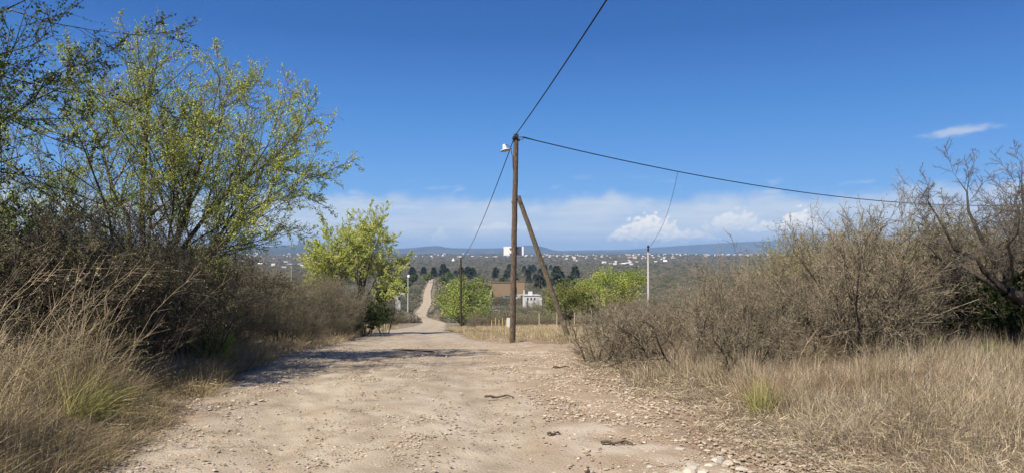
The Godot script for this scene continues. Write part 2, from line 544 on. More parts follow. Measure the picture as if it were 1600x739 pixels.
func terrain() -> void:
	var xs := PackedFloat32Array(); var ds := PackedFloat32Array()
	var q := 0.0; var st := 0.28
	while q < 13000.0:
		xs.append(q)
		if q > 0.0: xs.append(-q)
		if q > 11.0: st *= 1.06
		q += st
	var xl := Array(xs); xl.sort()
	q = -14.0; st = 0.28
	while q < 16000.0:
		ds.append(q)
		if q > 28.0: st *= 1.035
		q += st
	var b := B.new()
	var nx := xl.size(); var nd := ds.size()
	for j in nd:
		for i in nx:
			var x: float = xl[i]
			var sink := 0.0
			if ds[j] < 70.0:
				sink = 0.14 * (1.0 - smoothstep(45.0, 70.0, ds[j])) * (1.0 - smoothstep(1.5, 2.1, absf(x - road_x(ds[j]))))
			b.v.append(on(x, ds[j], -sink))
			b.c.append(soil_tone(x, ds[j]))
			var w := maxf(0.3, absf(ds[j]) * 0.01)
			b.n.append(Vector3(land(x - w, ds[j]) - land(x + w, ds[j]), 2.0 * w, -(land(x, ds[j] - w) - land(x, ds[j] + w))).normalized())
	for j in nd - 1:
		for i in nx - 1:
			var k := j * nx + i
			b.ix.append(k); b.ix.append(k + nx); b.ix.append(k + 1)
			b.ix.append(k + 1); b.ix.append(k + nx); b.ix.append(k + nx + 1)
	var g := part("ground", b.mesh(), M.soil, self)
	tag(g, "dry brown earth falling away to the wide scrub valley", "ground", "", "structure")
	# the road: finely uneven where it is near, coarser where it runs off down the valley
	var r := B.new()
	var rows := PackedFloat32Array()
	q = -8.0; st = 0.07
	while q < 640.0:
		rows.append(q)
		if q > 13.0: st = minf(st * 1.015, 5.0)
		q += st
	var across := 70
	for j in rows.size():
		var d := rows[j]
		var xc := road_x(d)
		var hl := 2.5 + 0.3 * nz.get_noise_2d(d * 7.0, 11.0) + 0.12 * nz2.get_noise_2d(d * 3.0, 4.0)
		var hr := 2.6 + 0.5 * nz.get_noise_2d(d * 6.0, 77.0) + 0.15 * nz2.get_noise_2d(d * 3.0, 40.0) + 1.1 * smoothstep(10.0, 15.0, d) * (1.0 - smoothstep(22.0, 27.0, d))
		var slim := 1.0 - 0.24 * smoothstep(45.0, 90.0, d)
		hl = hl * slim + 0.3 * nz.get_noise_2d(d * 1.6, 31.0) * smoothstep(60.0, 120.0, d)
		hr = hr * slim + 0.3 * nz.get_noise_2d(d * 1.6, 61.0) * smoothstep(60.0, 120.0, d)
		for i in across + 1:
			var s := lerpf(-hl, hr, float(i) / across)
			var x := xc + s
			var rim := minf(s + hl, hr - s)
			var y := land(x, d) + 0.02 + maxf(d - 20.0, 0.0) * 0.0012
			y += nz2.get_noise_2d(x * 2.6, d * 2.6) * 0.022 + nz2.get_noise_2d(x * 9.0, d * 9.0) * 0.013
			y -= 0.03 * (exp(-pow((s + 1.25) / 0.4, 2.0)) + exp(-pow((s - 0.75) / 0.4, 2.0)))
			y -= 0.09 * (1.0 - smoothstep(0.0, 0.3, rim))
			r.v.append(Vector3(x, y, -d))
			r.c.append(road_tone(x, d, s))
			r.n.append(Vector3.UP)
	var m := across + 1
	for j in rows.size():
		for i in m:
			var k := j * m + i
			var dx := r.v[k + 1 if i < across else k] - r.v[k - 1 if i > 0 else k]
			var dz := r.v[k + m if j < rows.size() - 1 else k] - r.v[k - m if j > 0 else k]
			r.n[k] = dx.cross(dz).normalized()
			if r.n[k].y < 0: r.n[k] = -r.n[k]
	for j in rows.size() - 1:
		for i in across:
			var k := j * m + i
			r.ix.append(k); r.ix.append(k + m); r.ix.append(k + 1)
			r.ix.append(k + 1); r.ix.append(k + m); r.ix.append(k + m + 1)
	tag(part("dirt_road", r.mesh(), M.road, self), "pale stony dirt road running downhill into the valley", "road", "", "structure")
	side_track("sandy_track", [[-2.2, 15.6], [0.6, 17.6], [3.2, 18.9], [6.5, 19.6], [12.0, 20.4], [20.0, 22.0]], 1.25, "pale sandy track turning off to the right before the timber pole")
	side_track("footpath", [[-22.5, 186.0], [-27.0, 189.0], [-32.0, 188.0], [-38.0, 190.0]], 2.0, "short sandy path leaving the road to the left far down the slope")

func road_tone(x: float, d: float, s: float) -> Color:
	var a := nz.get_noise_2d(x * 8.0 + 20.0, d * 3.0)
	var b := nz.get_noise_2d(x * 20.0, d * 14.0 + 90.0)
	var pale := Color(0.48, 0.405, 0.305)
	var c := pale.lerp(Color(0.40, 0.328, 0.24), clampf(0.45 + a * 1.3, 0, 1))
	c = c.lerp(Color(0.565, 0.495, 0.395), clampf(b * 1.5 - 0.1, 0, 0.8))
	var fine := nz2.get_noise_2d(x * 5.0 + 300.0, d * 3.5)
	c = c.lerp(Color(0.33, 0.265, 0.19), clampf(fine * 1.6 - 0.12, 0, 0.55))
	c = c.lerp(Color(0.60, 0.53, 0.43), clampf(-fine * 1.6 - 0.2, 0, 0.5))
	# the right-hand side is redder earth with pale scabs of broken caliche
	var red := smoothstep(0.5, 1.9, s + a * 1.2) * (1.0 - smoothstep(14.0, 30.0, d))
	c = c.lerp(Color(0.375, 0.28, 0.195), red * 0.7)
	c = c.lerp(Color(0.60, 0.53, 0.43), red * clampf(nz.get_noise_2d(x * 14.0 + 7.0, d * 22.0) * 3.0 - 0.25, 0, 0.85))
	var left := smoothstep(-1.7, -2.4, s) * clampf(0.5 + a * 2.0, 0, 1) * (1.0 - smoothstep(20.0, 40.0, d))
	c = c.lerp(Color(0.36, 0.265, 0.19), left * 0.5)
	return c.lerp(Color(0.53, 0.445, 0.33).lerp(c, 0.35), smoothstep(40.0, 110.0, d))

func side_track(called: String, pts: Array, half: float, label: String) -> void:
	var b := B.new()
	var cv := Curve3D.new()
	for i in pts.size():
		var p := Vector3(pts[i][0], 0, -pts[i][1])
		var a: Array = pts[maxi(i - 1, 0)]; var z: Array = pts[mini(i + 1, pts.size() - 1)]
		var t := Vector3(z[0] - a[0], 0, -(z[1] - a[1])) / 6.0
		cv.add_point(p, -t, t)
	var n := int(cv.get_baked_length() / 0.2)
	var m := 14
	for j in n + 1:
		var p := cv.sample_baked(cv.get_baked_length() * j / n)
		var p2 := cv.sample_baked(minf(cv.get_baked_length() * j / n + 0.1, cv.get_baked_length()))
		var p0 := cv.sample_baked(maxf(cv.get_baked_length() * j / n - 0.1, 0.0))
		var t := (p2 - p0).normalized()
		var side := t.cross(Vector3.UP)
		for i in m + 1:
			var f := lerpf(-1, 1, float(i) / m)
			var w := half * (1.0 + 0.35 * nz.get_noise_2d(j * 2.0, 200.0 * signf(f)))
			var o := p + side * f * w
			var y := land(o.x, -o.z) + 0.045 + maxf(-o.z - 20.0, 0.0) * 0.0013 + nz2.get_noise_2d(o.x * 3.0, o.z * 3.0) * 0.02 - 0.14 * smoothstep(0.75, 1.0, absf(f))
			b.v.append(Vector3(o.x, y, o.z))
			b.n.append(Vector3.UP)
			b.c.append(Color(0.50, 0.41, 0.30).lerp(Color(0.40, 0.31, 0.22), clampf(0.4 + 1.5 * nz.get_noise_2d(o.x * 9.0, o.z * 9.0), 0, 1)))
	for j in n:
		for i in m:
			var k := j * (m + 1) + i
			b.ix.append(k); b.ix.append(k + m + 1); b.ix.append(k + 1)
			b.ix.append(k + 1); b.ix.append(k + m + 1); b.ix.append(k + m + 2)
	tag(part(called, b.mesh(), M.road, self), label, "track", "", "structure")

# ------------------------------------------------------------------ far hills
func hills() -> void:
	# each: distance, [bearing (x over d), height over d] along the crest, depth, label
	var far := [
		[7000.0, [[-0.62, 0.006], [-0.5, 0.0075], [-0.43, 0.0065], [-0.37, 0.0072], [-0.345, 0.0075], [-0.325, 0.0095], [-0.30, 0.0105], [-0.285, 0.0125], [-0.27, 0.0128], [-0.255, 0.011], [-0.23, 0.006], [-0.20, 0.001], [-0.18, -0.004]], "long blue hill with a pale scar behind the left-hand town"],
		[9500.0, [[-0.30, 0.003], [-0.20, 0.0045], [-0.145, 0.0062], [-0.115, 0.0085], [-0.105, 0.0088], [-0.09, 0.0066], [-0.06, 0.0058], [-0.02, 0.006], [0.0, 0.0068], [0.018, 0.009], [0.032, 0.0095], [0.045, 0.0072], [0.06, 0.0035], [0.10, 0.002], [0.16, 0.0018], [0.24, -0.001]], "low blue ridge on the horizon behind the timber pole"],
		[12500.0, [[0.02, 0.001], [0.10, 0.0035], [0.16, 0.0042], [0.20, 0.0068], [0.25, 0.0098], [0.30, 0.0125], [0.345, 0.0145], [0.40, 0.0155], [0.47, 0.014], [0.55, 0.015], [0.66, 0.012], [0.78, 0.013]], "pale blue mountain range on the horizon above the right-hand thicket"],
	]
	for f in far:
		var b := B.new()
		var dist: float = f[0]
		var cr: Array = f[1]
		var x0: float = cr[0][0]; var x1: float = cr[cr.size() - 1][0]
		var n := 160; var m := 18
		for j in m + 1:
			var w := float(j) / m * 2.0 - 1.0
			for i in n + 1:
				var u := lerpf(x0, x1, float(i) / n)
				var x := u * dist
				var crest := along(cr, u) * dist * 1.12 + 1.6
				var edge := minf(smoothstep(0.0, 0.06, float(i) / n), smoothstep(1.0, 0.94, float(i) / n))
				var fold := nz.get_noise_2d(x * 0.035 + dist, w * 14.0)
				var y := lerpf(-60.0, crest, edge * (1.0 - pow(absf(w), 1.25))) + fold * 26.0 * minf(absf(w) * 2.0, 1.0)
				b.v.append(Vector3(x, y, -dist - w * 900.0))
				b.n.append(Vector3.UP)
				b.c.append(Color(0.038, 0.045, 0.034).lerp(Color(0.075, 0.072, 0.055), clampf(0.5 + 1.6 * nz.get_noise_2d(x * 0.06, w * 40.0 + 9.0), 0, 1)))
		for j in m + 1:
			for i in n + 1:
				var k := j * (n + 1) + i
				var dx := b.v[k + 1 if i < n else k] - b.v[k - 1 if i > 0 else k]
				var dz := b.v[k + n + 1 if j < m else k] - b.v[k - n - 1 if j > 0 else k]
				b.n[k] = dx.cross(dz).normalized()
		for j in m:
			for i in n:
				var k := j * (n + 1) + i
				b.ix.append(k); b.ix.append(k + n + 1); b.ix.append(k + 1)
				b.ix.append(k + 1); b.ix.append(k + n + 1); b.ix.append(k + n + 2)
		tag(part("hill", b.mesh(), M.far, self), f[2], "hill", "", "structure")

# ------------------------------------------------------------------ poles, cables, lamp, board
func timber(b: B, a: Vector3, z: Vector3, r0: float, r1: float, col: Color) -> void:
	var pts := PackedVector3Array()
	for i in 25:
		pts.append(a.lerp(z, i / 24.0) + rv() * 0.006)
	b.tube(pts, r0, r1, 14, col, col)
	var t := (z - a).normalized()
	var u := t.cross(Vector3(0.3, 0.1, 0.9)).normalized(); var w := t.cross(u)
	for i in 14:
		var p := u * cos(TAU * i / 14) + w * sin(TAU * i / 14)
		var p2 := u * cos(TAU * (i + 1) / 14) + w * sin(TAU * (i + 1) / 14)
		b.tri(z + t * 0.02, z + p * r1, z + p2 * r1, col * 0.8)

func cable(called: String, pts: PackedVector3Array, r: float, label: String, category := "cable") -> void:
	var b := B.new()
	b.tube(pts, r, r, 6, Color(0.012, 0.012, 0.013), Color(0.012, 0.012, 0.013))
	tag(part(called, b.mesh(), M.wire, self), label, category)

func sag(a: Vector3, z: Vector3, s: float, n := 40) -> PackedVector3Array:
	var pts := PackedVector3Array()
	for i in n + 1:
		var f := float(i) / n
		pts.append(a.lerp(z, f) - Vector3(0, 4.0 * s * f * (1.0 - f), 0))
	return pts

func lamp_parts(t: Node3D, arm_to: Vector3, tilt: Basis) -> void:   # t stands at the lamp's shade rim; arm_to is where the arm meets the pole
	var a := B.new()
	a.tube(PackedVector3Array([arm_to + Vector3(0, -0.5, 0.02), arm_to + Vector3(-0.015, -0.1, 0.02), arm_to * 0.7 + Vector3(0, 0.17, 0), arm_to * 0.35 + Vector3(0, 0.215, 0), Vector3(0, 0.2, 0)]), 0.014, 0.014, 6, Color(0.1, 0.1, 0.11), Color(0.1, 0.1, 0.11))
	part("arm", a.mesh(), M.metal, t)
	var h := B.new()
	h.lathe(Vector3.ZERO, [[0.075, 0.04], [0.062, 0.1], [0.05, 0.19], [0.03, 0.205], [0.0, 0.21]], 20, Color(0.72, 0.72, 0.7), tilt)
	part("lamp_housing", h.mesh(), M.metal, t)
	var s := B.new()
	s.lathe(Vector3.ZERO, [[0.172, -0.012], [0.17, 0.0], [0.12, 0.028], [0.06, 0.05]], 24, Color(0.55, 0.56, 0.53), tilt)
	s.lathe(Vector3.ZERO, [[0.06, 0.044], [0.12, 0.022], [0.168, -0.006], [0.172, -0.012]], 24, Color(0.46, 0.45, 0.36), tilt)
	var sh := part("lamp_shade", s.mesh(), M.metal, t)
	var g := B.new()
	g.lathe(Vector3.ZERO, [[0.0, -0.055], [0.03, -0.045], [0.04, -0.015], [0.03, 0.03]], 14, Color(0.6, 0.6, 0.56), tilt)
	part("bulb", g.mesh(), M.metal, sh)

func line_posts() -> void:
	var wood := Color(0.34, 0.262, 0.2)
	var foot := on(0.0, 24.0)
	var top := foot + Vector3(0.14, 7.05, 0.0)
	var t := thing("utility_pole", "tall brown weathered timber pole with a diagonal prop at the roadside", "utility pole", foot)
	var b := B.new()
	timber(b, Vector3(0, -0.5, 0), top - foot, 0.104, 0.085, wood)
	part("pole", b.mesh(), M.timber, t)
	b = B.new()
	var pf := on(2.02, 24.3)
	timber(b, pf - foot + Vector3(0.05, -0.3, 0.0), Vector3(0.21, 4.95, -0.02), 0.098, 0.075, Color(0.40, 0.34, 0.25))
	part("brace", b.mesh(), M.timber, t)
	b = B.new()
	b.box(top - foot + Vector3(-0.02, -0.12, 0.11), Vector3(0.16, 0.06, 0.05), Color(0.03, 0.03, 0.03))
	b.box(top - foot + Vector3(0.1, -0.2, 0.0), Vector3(0.06, 0.05, 0.2), Color(0.03, 0.03, 0.03))
	part("bracket", b.mesh(), M.metal, t)
	b = B.new()
	b.lathe(top - foot + Vector3(-0.1, -0.16, 0.1), [[0.0, -0.06], [0.035, -0.05], [0.02, -0.02], [0.04, 0.0], [0.022, 0.03], [0.035, 0.05], [0.0, 0.06]], 10, Color(0.03, 0.028, 0.026))
	part("insulator", b.mesh(), M.metal, t)
	b = B.new()
	for k in 3:   # the loops of wire that tie the prop to the pole
		var ring := PackedVector3Array()
		for i in 15:
			ring.append(Vector3(0.155 + 0.03 * k * 0, 4.72 + k * 0.03, 0) + Vector3(cos(TAU * i / 14.0) * 0.19, 0, sin(TAU * i / 14.0) * 0.125))
		b.tube(ring, 0.004, 0.004, 4, Color(0.1, 0.09, 0.08), Color(0.1, 0.09, 0.08))
	part("tie_wire", b.mesh(), M.metal, t)
	for q in [[0.115, 4.62], [0.118, 4.86], [-0.02, 6.55], [0.02, 6.3]]:
		b = B.new()
		b.lathe(Vector3(q[0] + q[1] * 0.0, q[1], 0.1), [[0.0, -0.02], [0.022, -0.02], [0.022, 0.012], [0.012, 0.014], [0.012, 0.03], [0.0, 0.03]], 6, Color(0.12, 0.1, 0.09), Basis(Vector3(1, 0, 0), PI / 2))
		part("bolt", b.mesh(), M.metal, t)
	for q in [[0.16, 23.86, 0.2], [-0.2, 23.9, 0.16], [0.1, 23.7, 0.13], [2.1, 24.0, 0.2], [1.85, 24.1, 0.16]]:
		var w := part("weed_tuft", clump(60, q[2], 0.8, 0.003, [Color(0.3, 0.26, 0.13), Color(0.2, 0.2, 0.08), Color(0.4, 0.33, 0.2)], Vector3.ZERO, 0.1), M.grass, self)
		w.position = on(q[0], q[1])
		tag(w, "small dry weed tuft at the foot of the tall timber pole" if q[0] < 1.0 else "small dry weed tuft at the foot of the diagonal prop", "weed", "weeds at the pole foot" if q[0] < 1.0 else "weeds at the prop foot")
	# the street lamp on its own arm
	var la := thing("street_lamp", "small enamel street lamp with a dished shade on the tall timber pole", "street lamp", top + Vector3(-0.37, -0.56, 0.12))
	lamp_parts(la, Vector3(0.26, -0.12, -0.04), Basis(Vector3(0, 0, 1), 0.2) * Basis(Vector3(1, 0, 0), -0.12))
	# white board behind the pole
	var bd := thing("board", "blank white board fixed behind the tall timber pole", "sign", foot + Vector3(0.06, 2.95, -0.19))
	b = B.new()
	b.box(Vector3(-0.005, 0.15, 0), Vector3(0.68, 0.30, 0.012), Color(0.62, 0.63, 0.64))
	part("panel", b.mesh(), M.metal, bd)
	b = B.new()
	for y in [0.06, 0.24]:
		b.box(Vector3(0.0, y, 0.03), Vector3(0.3, 0.03, 0.045), Color(0.2, 0.2, 0.2))
	part("batten", b.mesh(), M.metal, bd)
	# cables
	cable("cable", sag(top + Vector3(-0.05, -0.08, 0.1), Vector3(4.75, 7.35, 16.0), 0.45, 60), 0.016, "black cable rising from the tall pole to the upper edge of the view")
	var post := on(-6.13, 85.0)
	var post_top := Vector3(-6.13, 0.98, -85.0)
	cable("cable", sag(top + Vector3(-0.08, -0.15, -0.1), post_top + Vector3(0.02, -0.1, 0.05), 0.75, 60), 0.016, "black cable dropping from the tall pole to the smaller pole down the road")
	var run := PackedVector3Array()
	for i in 61:
		var f := i / 60.0 * 1.36
		run.append(Vector3(0.34 + 29.7 * f, 5.52 - 4.61 * f + 3.46 * f * f, -24.0 - 16.0 * f))
	cable("cable", run, 0.018, "black cable sagging from the tall pole off to the right")
	var hook := PackedVector3Array([top + Vector3(0.1, -0.16, 0.02), top + Vector3(0.2, -0.19, 0.0), run[0] + Vector3(0.1, 0.0, 0.0), run[1]])
	cable("tail_wire", hook, 0.01, "short slack wire curling under the clamp at the top of the tall pole")
	b = B.new()
	for i in 5:
		b.lathe(run[0] + Vector3(0.06 + i * 0.05, -0.012 * i, -0.02 * i), [[0.012, -0.02], [0.03, 0.0], [0.012, 0.02]], 10, Color(0.02, 0.02, 0.02), Basis(Vector3(0, 0, 1), -1.4))
	b.tube(PackedVector3Array([top + Vector3(0.08, -0.1, 0.0), run[0] + Vector3(0.06, 0.0, 0), run[0] + Vector3(0.3, -0.05, -0.1)]), 0.012, 0.012, 6, Color(0.02, 0.02, 0.02), Color(0.02, 0.02, 0.02))
	tag(part("cable_clamp", b.mesh(), M.metal, self), "dark strain clamp where the right-hand cable meets the tall pole", "clamp")
	# second timber pole down the road
	t = thing("utility_pole", "thinner brown timber pole in front of the round green tree", "utility pole", post)
	b = B.new()
	timber(b, Vector3(0.05, -0.5, 0), post_top - post, 0.13, 0.1, Color(0.15, 0.105, 0.075))
	part("pole", b.mesh(), M.timber, t)
	b = B.new()
	b.tube(PackedVector3Array([post_top - post + Vector3(0, -0.2, 0), post_top - post + Vector3(-0.4, 0.0, 0), post_top - post + Vector3(-0.85, -0.1, 0)]), 0.025, 0.025, 5, Color(0.25, 0.25, 0.25), Color(0.25, 0.25, 0.25))
	part("lamp_arm", b.mesh(), M.metal, t)
	b = B.new()
	b.lathe(post_top - post + Vector3(-0.9, -0.3, 0), [[0.24, 0.0], [0.1, 0.1], [0.07, 0.28], [0.0, 0.3]], 12, Color(0.7, 0.7, 0.68))
	part("lamp_shade", b.mesh(), M.metal, t)
	# pale concrete pole behind the right-hand thicket
	var cf := on(7.68, 40.0)
	var ct := Vector3(7.68, 2.0, -40.0)
	t = thing("concrete_pole", "slim pale concrete pole with a black cap behind the shrubs", "utility pole", cf)
	b = B.new()
	b.tube(PackedVector3Array([Vector3(0, -0.4, 0), Vector3(0, 2.5, 0), ct - cf + Vector3(0, -0.35, 0)]), 0.075, 0.055, 10, Color(0.55, 0.54, 0.51), Color(0.55, 0.54, 0.51))
	part("pole", b.mesh(), M.wall, t)
	b = B.new()
	b.lathe(ct - cf, [[0.03, -0.38], [0.06, -0.33], [0.03, -0.27], [0.065, -0.2], [0.035, -0.12], [0.075, -0.06], [0.04, 0.02], [0.0, 0.04]], 10, Color(0.02, 0.02, 0.02))
	part("cap", b.mesh(), M.metal, t)
	var tap := run[9]
	var drop := PackedVector3Array()
	for i in 31:
		var f := i / 30.0
		drop.append(tap.lerp(ct + Vector3(0.05, -0.1, 0), f) + Vector3(0.2 * sin(f * PI), -0.2 * sin(f * PI) * (0.4 + 0.6 * f), 0.0))
	cable("drop_wire", drop, 0.008, "thin slack wire hanging from the cable to the pale concrete pole")
	# small poles far off
	for q in [[-0.1465, 150.0, 3.2, 5.2, Color(0.6, 0.58, 0.54), "pale slim pole standing beside the road beyond the left-hand tree", true], [-0.311, 150.0, -3.2, 3.6, Color(0.5, 0.43, 0.37), "pale slim pole sticking out of the scrub under the blue hill", false], [0.0215, 170.0, -8.0, 7.5, Color(0.13, 0.11, 0.1), "dark slim post in front of the white house", false]]:
		var x: float = q[0] * q[1]
		var f := on(x, q[1])
		var hi: float = 1.6 - (0.034 if q[6] else 0.018 if q[2] > -5.0 else 0.066) * q[1]
		t = thing("slender_pole", q[5], "pole", f)
		b = B.new()
		b.tube(PackedVector3Array([Vector3(0, -0.4, 0), Vector3(0.02, hi - f.y, 0)]), 0.13, 0.09, 8, q[4], q[4])
		part("pole", b.mesh(), M.wall, t)
		if q[6]:
			b = B.new()
			b.box(Vector3(0.1, hi - f.y + 0.25, 0), Vector3(0.42, 0.5, 0.4), Color(0.75, 0.75, 0.75))
			part("lamp_head", b.mesh(), M.metal, t)

# ------------------------------------------------------------------ houses and trees far down the valley
func house_mesh(wide: float, deep: float, tall: float, rise: float, wall: Color, roof: Color) -> Array:
	var w := B.new(); var r := B.new()
	w.box(Vector3(0, tall * 0.5 - 0.5, 0), Vector3(wide, tall + 1.0, deep), wall)
	var e := 0.4
	var a := Vector3(-wide / 2 - e, tall, deep / 2 + e); var b2 := Vector3(wide / 2 + e, tall, deep / 2 + e)
	var c := Vector3(wide / 2 + e, tall, -deep / 2 - e); var d := Vector3(-wide / 2 - e, tall, -deep / 2 - e)
	var p := Vector3(-wide / 2 - e, tall + rise, 0); var q := Vector3(wide / 2 + e, tall + rise, 0)
	r.quad(a, b2, q, p, roof); r.quad(c, d, p, q, roof)
	r.tri(a, p, d, wall); r.tri(b2, c, q, wall)
	r.quad(d, c, b2, a, roof)
	return [w, r]

func leaf_cloud(n: int, rad: Vector3, lift: float, size: float, shades: Array, trunk_r: float) -> Array:
	var w := B.new(); var l := B.new()
	var bark := Color(0.07, 0.055, 0.04)
	w.tube(PackedVector3Array([Vector3(0, -0.3, 0), Vector3(0.1, lift * 0.6, 0), Vector3(0, lift + rad.y * 0.4, 0)]), trunk_r, trunk_r * 0.4, 5, bark, bark)
	var lumps := []
	for i in 60:
		lumps.append([rv().normalized() * sqrt(rng.randf()) * 0.78, rng.randf_range(0.13, 0.32), shades[rng.randi() % shades.size()]])
	for q in lumps:
		var lc: Vector3 = q[0] * rad + Vector3(0, lift + rad.y, 0)
		w.spike(Vector3(0, lift * 0.8, 0), lc, trunk_r * 0.3, bark)
	for i in n:
		var q: Array = lumps[rng.randi() % lumps.size()]
		var o := rv().normalized() * pow(rng.randf(), 0.4)
		var p: Vector3 = (q[0] + o * q[1]) * rad + Vector3(0, lift + rad.y, 0)
		var ld := (o + rv() * 0.9).normalized()
		var ll := size * rng.randf_range(0.6, 1.4)
		l.leaf(p, ld * ll, ld.cross(rv()).normalized() * ll * 0.32, (q[2] as Color) * rng.randf_range(0.75, 1.25))
	return [w, l]

func conifer() -> Array:
	var w := B.new(); var l := B.new()
	w.tube(PackedVector3Array([Vector3(0, -0.5, 0), Vector3(0, 6, 0), Vector3(0, 11.5, 0)]), 0.3, 0.05, 5, Color(0.05, 0.04, 0.03), Color(0.05, 0.04, 0.03))
	for i in 700:
		var f := pow(rng.randf(), 0.8)
		var y := 1.0 + 11.0 * f
		var a := rng.randf() * TAU
		var r := (2.9 * pow(1.0 - f, 0.75) + 0.2) * rng.randf_range(0.35, 1.1)
		var o := Vector3(cos(a), 0, sin(a))
		var ld := (o + Vector3(0, rng.randf_range(-0.3, 0.6), 0) + rv() * 0.4).normalized()
		l.leaf(Vector3(0, y, 0) + o * r * 0.8, ld * rng.randf_range(0.7, 1.3), ld.cross(rv()).normalized() * 0.28, Color(0.042, 0.056, 0.033) * rng.randf_range(0.7, 1.4))
	return [w, l]

func valley() -> void:
	# the plateau town and the town at the left: small houses
	var walls := [Color(0.58, 0.57, 0.55), Color(0.44, 0.42, 0.38), Color(0.56, 0.52, 0.46), Color(0.34, 0.31, 0.28), Color(0.66, 0.66, 0.66), Color(0.42, 0.36, 0.31)]
	var roofs := [Color(0.36, 0.24, 0.19), Color(0.6, 0.58, 0.55), Color(0.3, 0.24, 0.2), Color(0.7, 0.68, 0.66), Color(0.3, 0.28, 0.27), Color(0.42, 0.32, 0.26)]
	var kinds := []
	for k in 6:
		var hm := house_mesh(9.0 + k * 1.2, 8.0, 3.6 + (k % 3) * 1.2, 1.0 + (k % 2) * 1.2, walls[k], roofs[k])
		kinds.append([hm[0].mesh(), hm[1].mesh()])
	var towns := [[205, 0.035, 0.385, 1500.0, 3420.0, "small pale house in the far town on the plateau", "houses of the far plateau town"], [70, -0.40, -0.21, 1250.0, 3300.0, "small pale house in the town below the blue hill", "houses of the left-hand town"], [26, -0.14, 0.03, 2500.0, 3450.0, "tiny pale house on the plateau edge behind the timber pole", "houses on the plateau edge"]]
	for w in towns:
		for i in w[0]:
			var u := rng.randf_range(w[1], w[2])
			var f := rng.randf()
			var d: float = lerpf(w[3], w[4], f)
			if w[1] > 0.0: d = lerpf(lerpf(w[4], w[3], clampf(1.1 - absf(u - 0.15) * 5.0, 0.3, 1.0)), w[4], f)
			var k := rng.randi() % 6
			var t := thing("house", w[5], "house", on(u * d, d), rng.randf_range(-0.9, 0.9), w[6])
			t.scale = Vector3.ONE * rng.randf_range(0.4, 0.9)
			part("wall", kinds[k][0], M.paint, t)
			part("roof", kinds[k][1], M.paint, t)
	# nearer buildings
	var b := B.new()
	var at := on(1.2, 330.0) + Vector3(-3.4, 4.2, 0)
	var t := thing("brick_building", "long brown blank-walled building with a dark gap in its side", "building", at)
	b.box(Vector3(-2.4, 2.0, 0), Vector3(9.4, 6.6, 7.0), Color(0.30, 0.22, 0.145))
	b.box(Vector3(6.2, 2.2, -0.6), Vector3(3.6, 7.0, 6.0), Color(0.32, 0.235, 0.155))
	part("wall", b.mesh(), M.wall, t)
	b = B.new()
	b.box(Vector3(3.35, 2.4, -5.2), Vector3(3.0, 7.4, 3.0), Color(0.3, 0.2, 0.125))
	part("recessed_wall", b.mesh(), M.wall, t)
	b = B.new()
	b.box(Vector3(-2.4, 5.42, 0), Vector3(9.9, 0.25, 7.5), Color(0.2, 0.14, 0.1))
	b.box(Vector3(6.2, 5.82, -0.6), Vector3(3.9, 0.25, 6.4), Color(0.2, 0.14, 0.1))
	part("roof_slab", b.mesh(), M.wall, t)
	b = B.new()
	b.box(Vector3(-9.4, -1.0, 4.0), Vector3(4.6, 1.8, 0.3), Color(0.66, 0.6, 0.48))
	b.box(Vector3(7.6, -0.9, 4.2), Vector3(6.0, 2.0, 0.3), Color(0.66, 0.6, 0.48))
	b.box(Vector3(-7.6, 0.2, 4.4), Vector3(0.7, 3.4, 0.5), Color(0.72, 0.7, 0.66))
	b.box(Vector3(7.7, 0.6, 4.6), Vector3(0.6, 2.6, 0.5), Color(0.72, 0.7, 0.66))
	part("yard_wall", b.mesh(), M.wall, t)
	# white house with a tank on its roof
	at = on(6.1, 225.0)
	t = thing("white_house", "low white house with a square tank on its flat roof", "house", at, 0.12)
	b = B.new()
	b.box(Vector3(0, 2.4, 0), Vector3(4.8, 6.0, 5.0), Color(0.74, 0.73, 0.74))
	b.box(Vector3(2.0, 2.2, 0.6), Vector3(2.0, 5.4, 4.0), Color(0.68, 0.66, 0.68))
	part("wall", b.mesh(), M.wall, t)
	b = B.new()
	b.box(Vector3(0, 5.46, 0), Vector3(5.2, 0.2, 5.4), Color(0.6, 0.58, 0.58))
	part("roof", b.mesh(), M.wall, t)
	b = B.new()
	b.box(Vector3(-0.4, 6.1, 0.6), Vector3(1.2, 1.1, 1.2), Color(0.78, 0.78, 0.8))
	part("tank", b.mesh(), M.wall, t)
	for i in 3:
		b = B.new()
		b.box(Vector3(-1.5 + i * 1.1, 4.4, 2.51), Vector3(0.5, 0.8, 0.06), Color(0.06, 0.06, 0.07))
		part("window", b.mesh(), M.metal, t)
	# white gatehouse by the far road
	at = on(-36.2, 226.0)
	t = thing("gatehouse", "tiny white roofed structure with two posts left of the far road", "building", at + Vector3(0, 3.6, 0))
	b = B.new()
	b.box(Vector3(0, 2.2, 0), Vector3(1.9, 1.4, 2.0), Color(0.74, 0.74, 0.74))
	b.box(Vector3(0, 0.0, 0), Vector3(1.7, 7.0, 1.8), Color(0.5, 0.5, 0.5))
	part("wall", b.mesh(), M.wall, t)
	b = B.new()
	b.box(Vector3(0, 3.0, 0), Vector3(4.4, 0.22, 2.4), Color(0.72, 0.73, 0.75))
	part("roof", b.mesh(), M.wall, t)
	for s in [-1.0, 1.0]:
		b = B.new()
		b.box(Vector3(s * 0.9, 4.4, 0), Vector3(0.2, 2.6, 0.2), Color(0.7, 0.7, 0.72))
		part("post", b.mesh(), M.wall, t)
	b = B.new()
	b.box(Vector3(0.5, 1.7, 1.02), Vector3(0.7, 1.0, 0.06), Color(0.03, 0.03, 0.03))
	part("door", b.mesh(), M.wall, t)
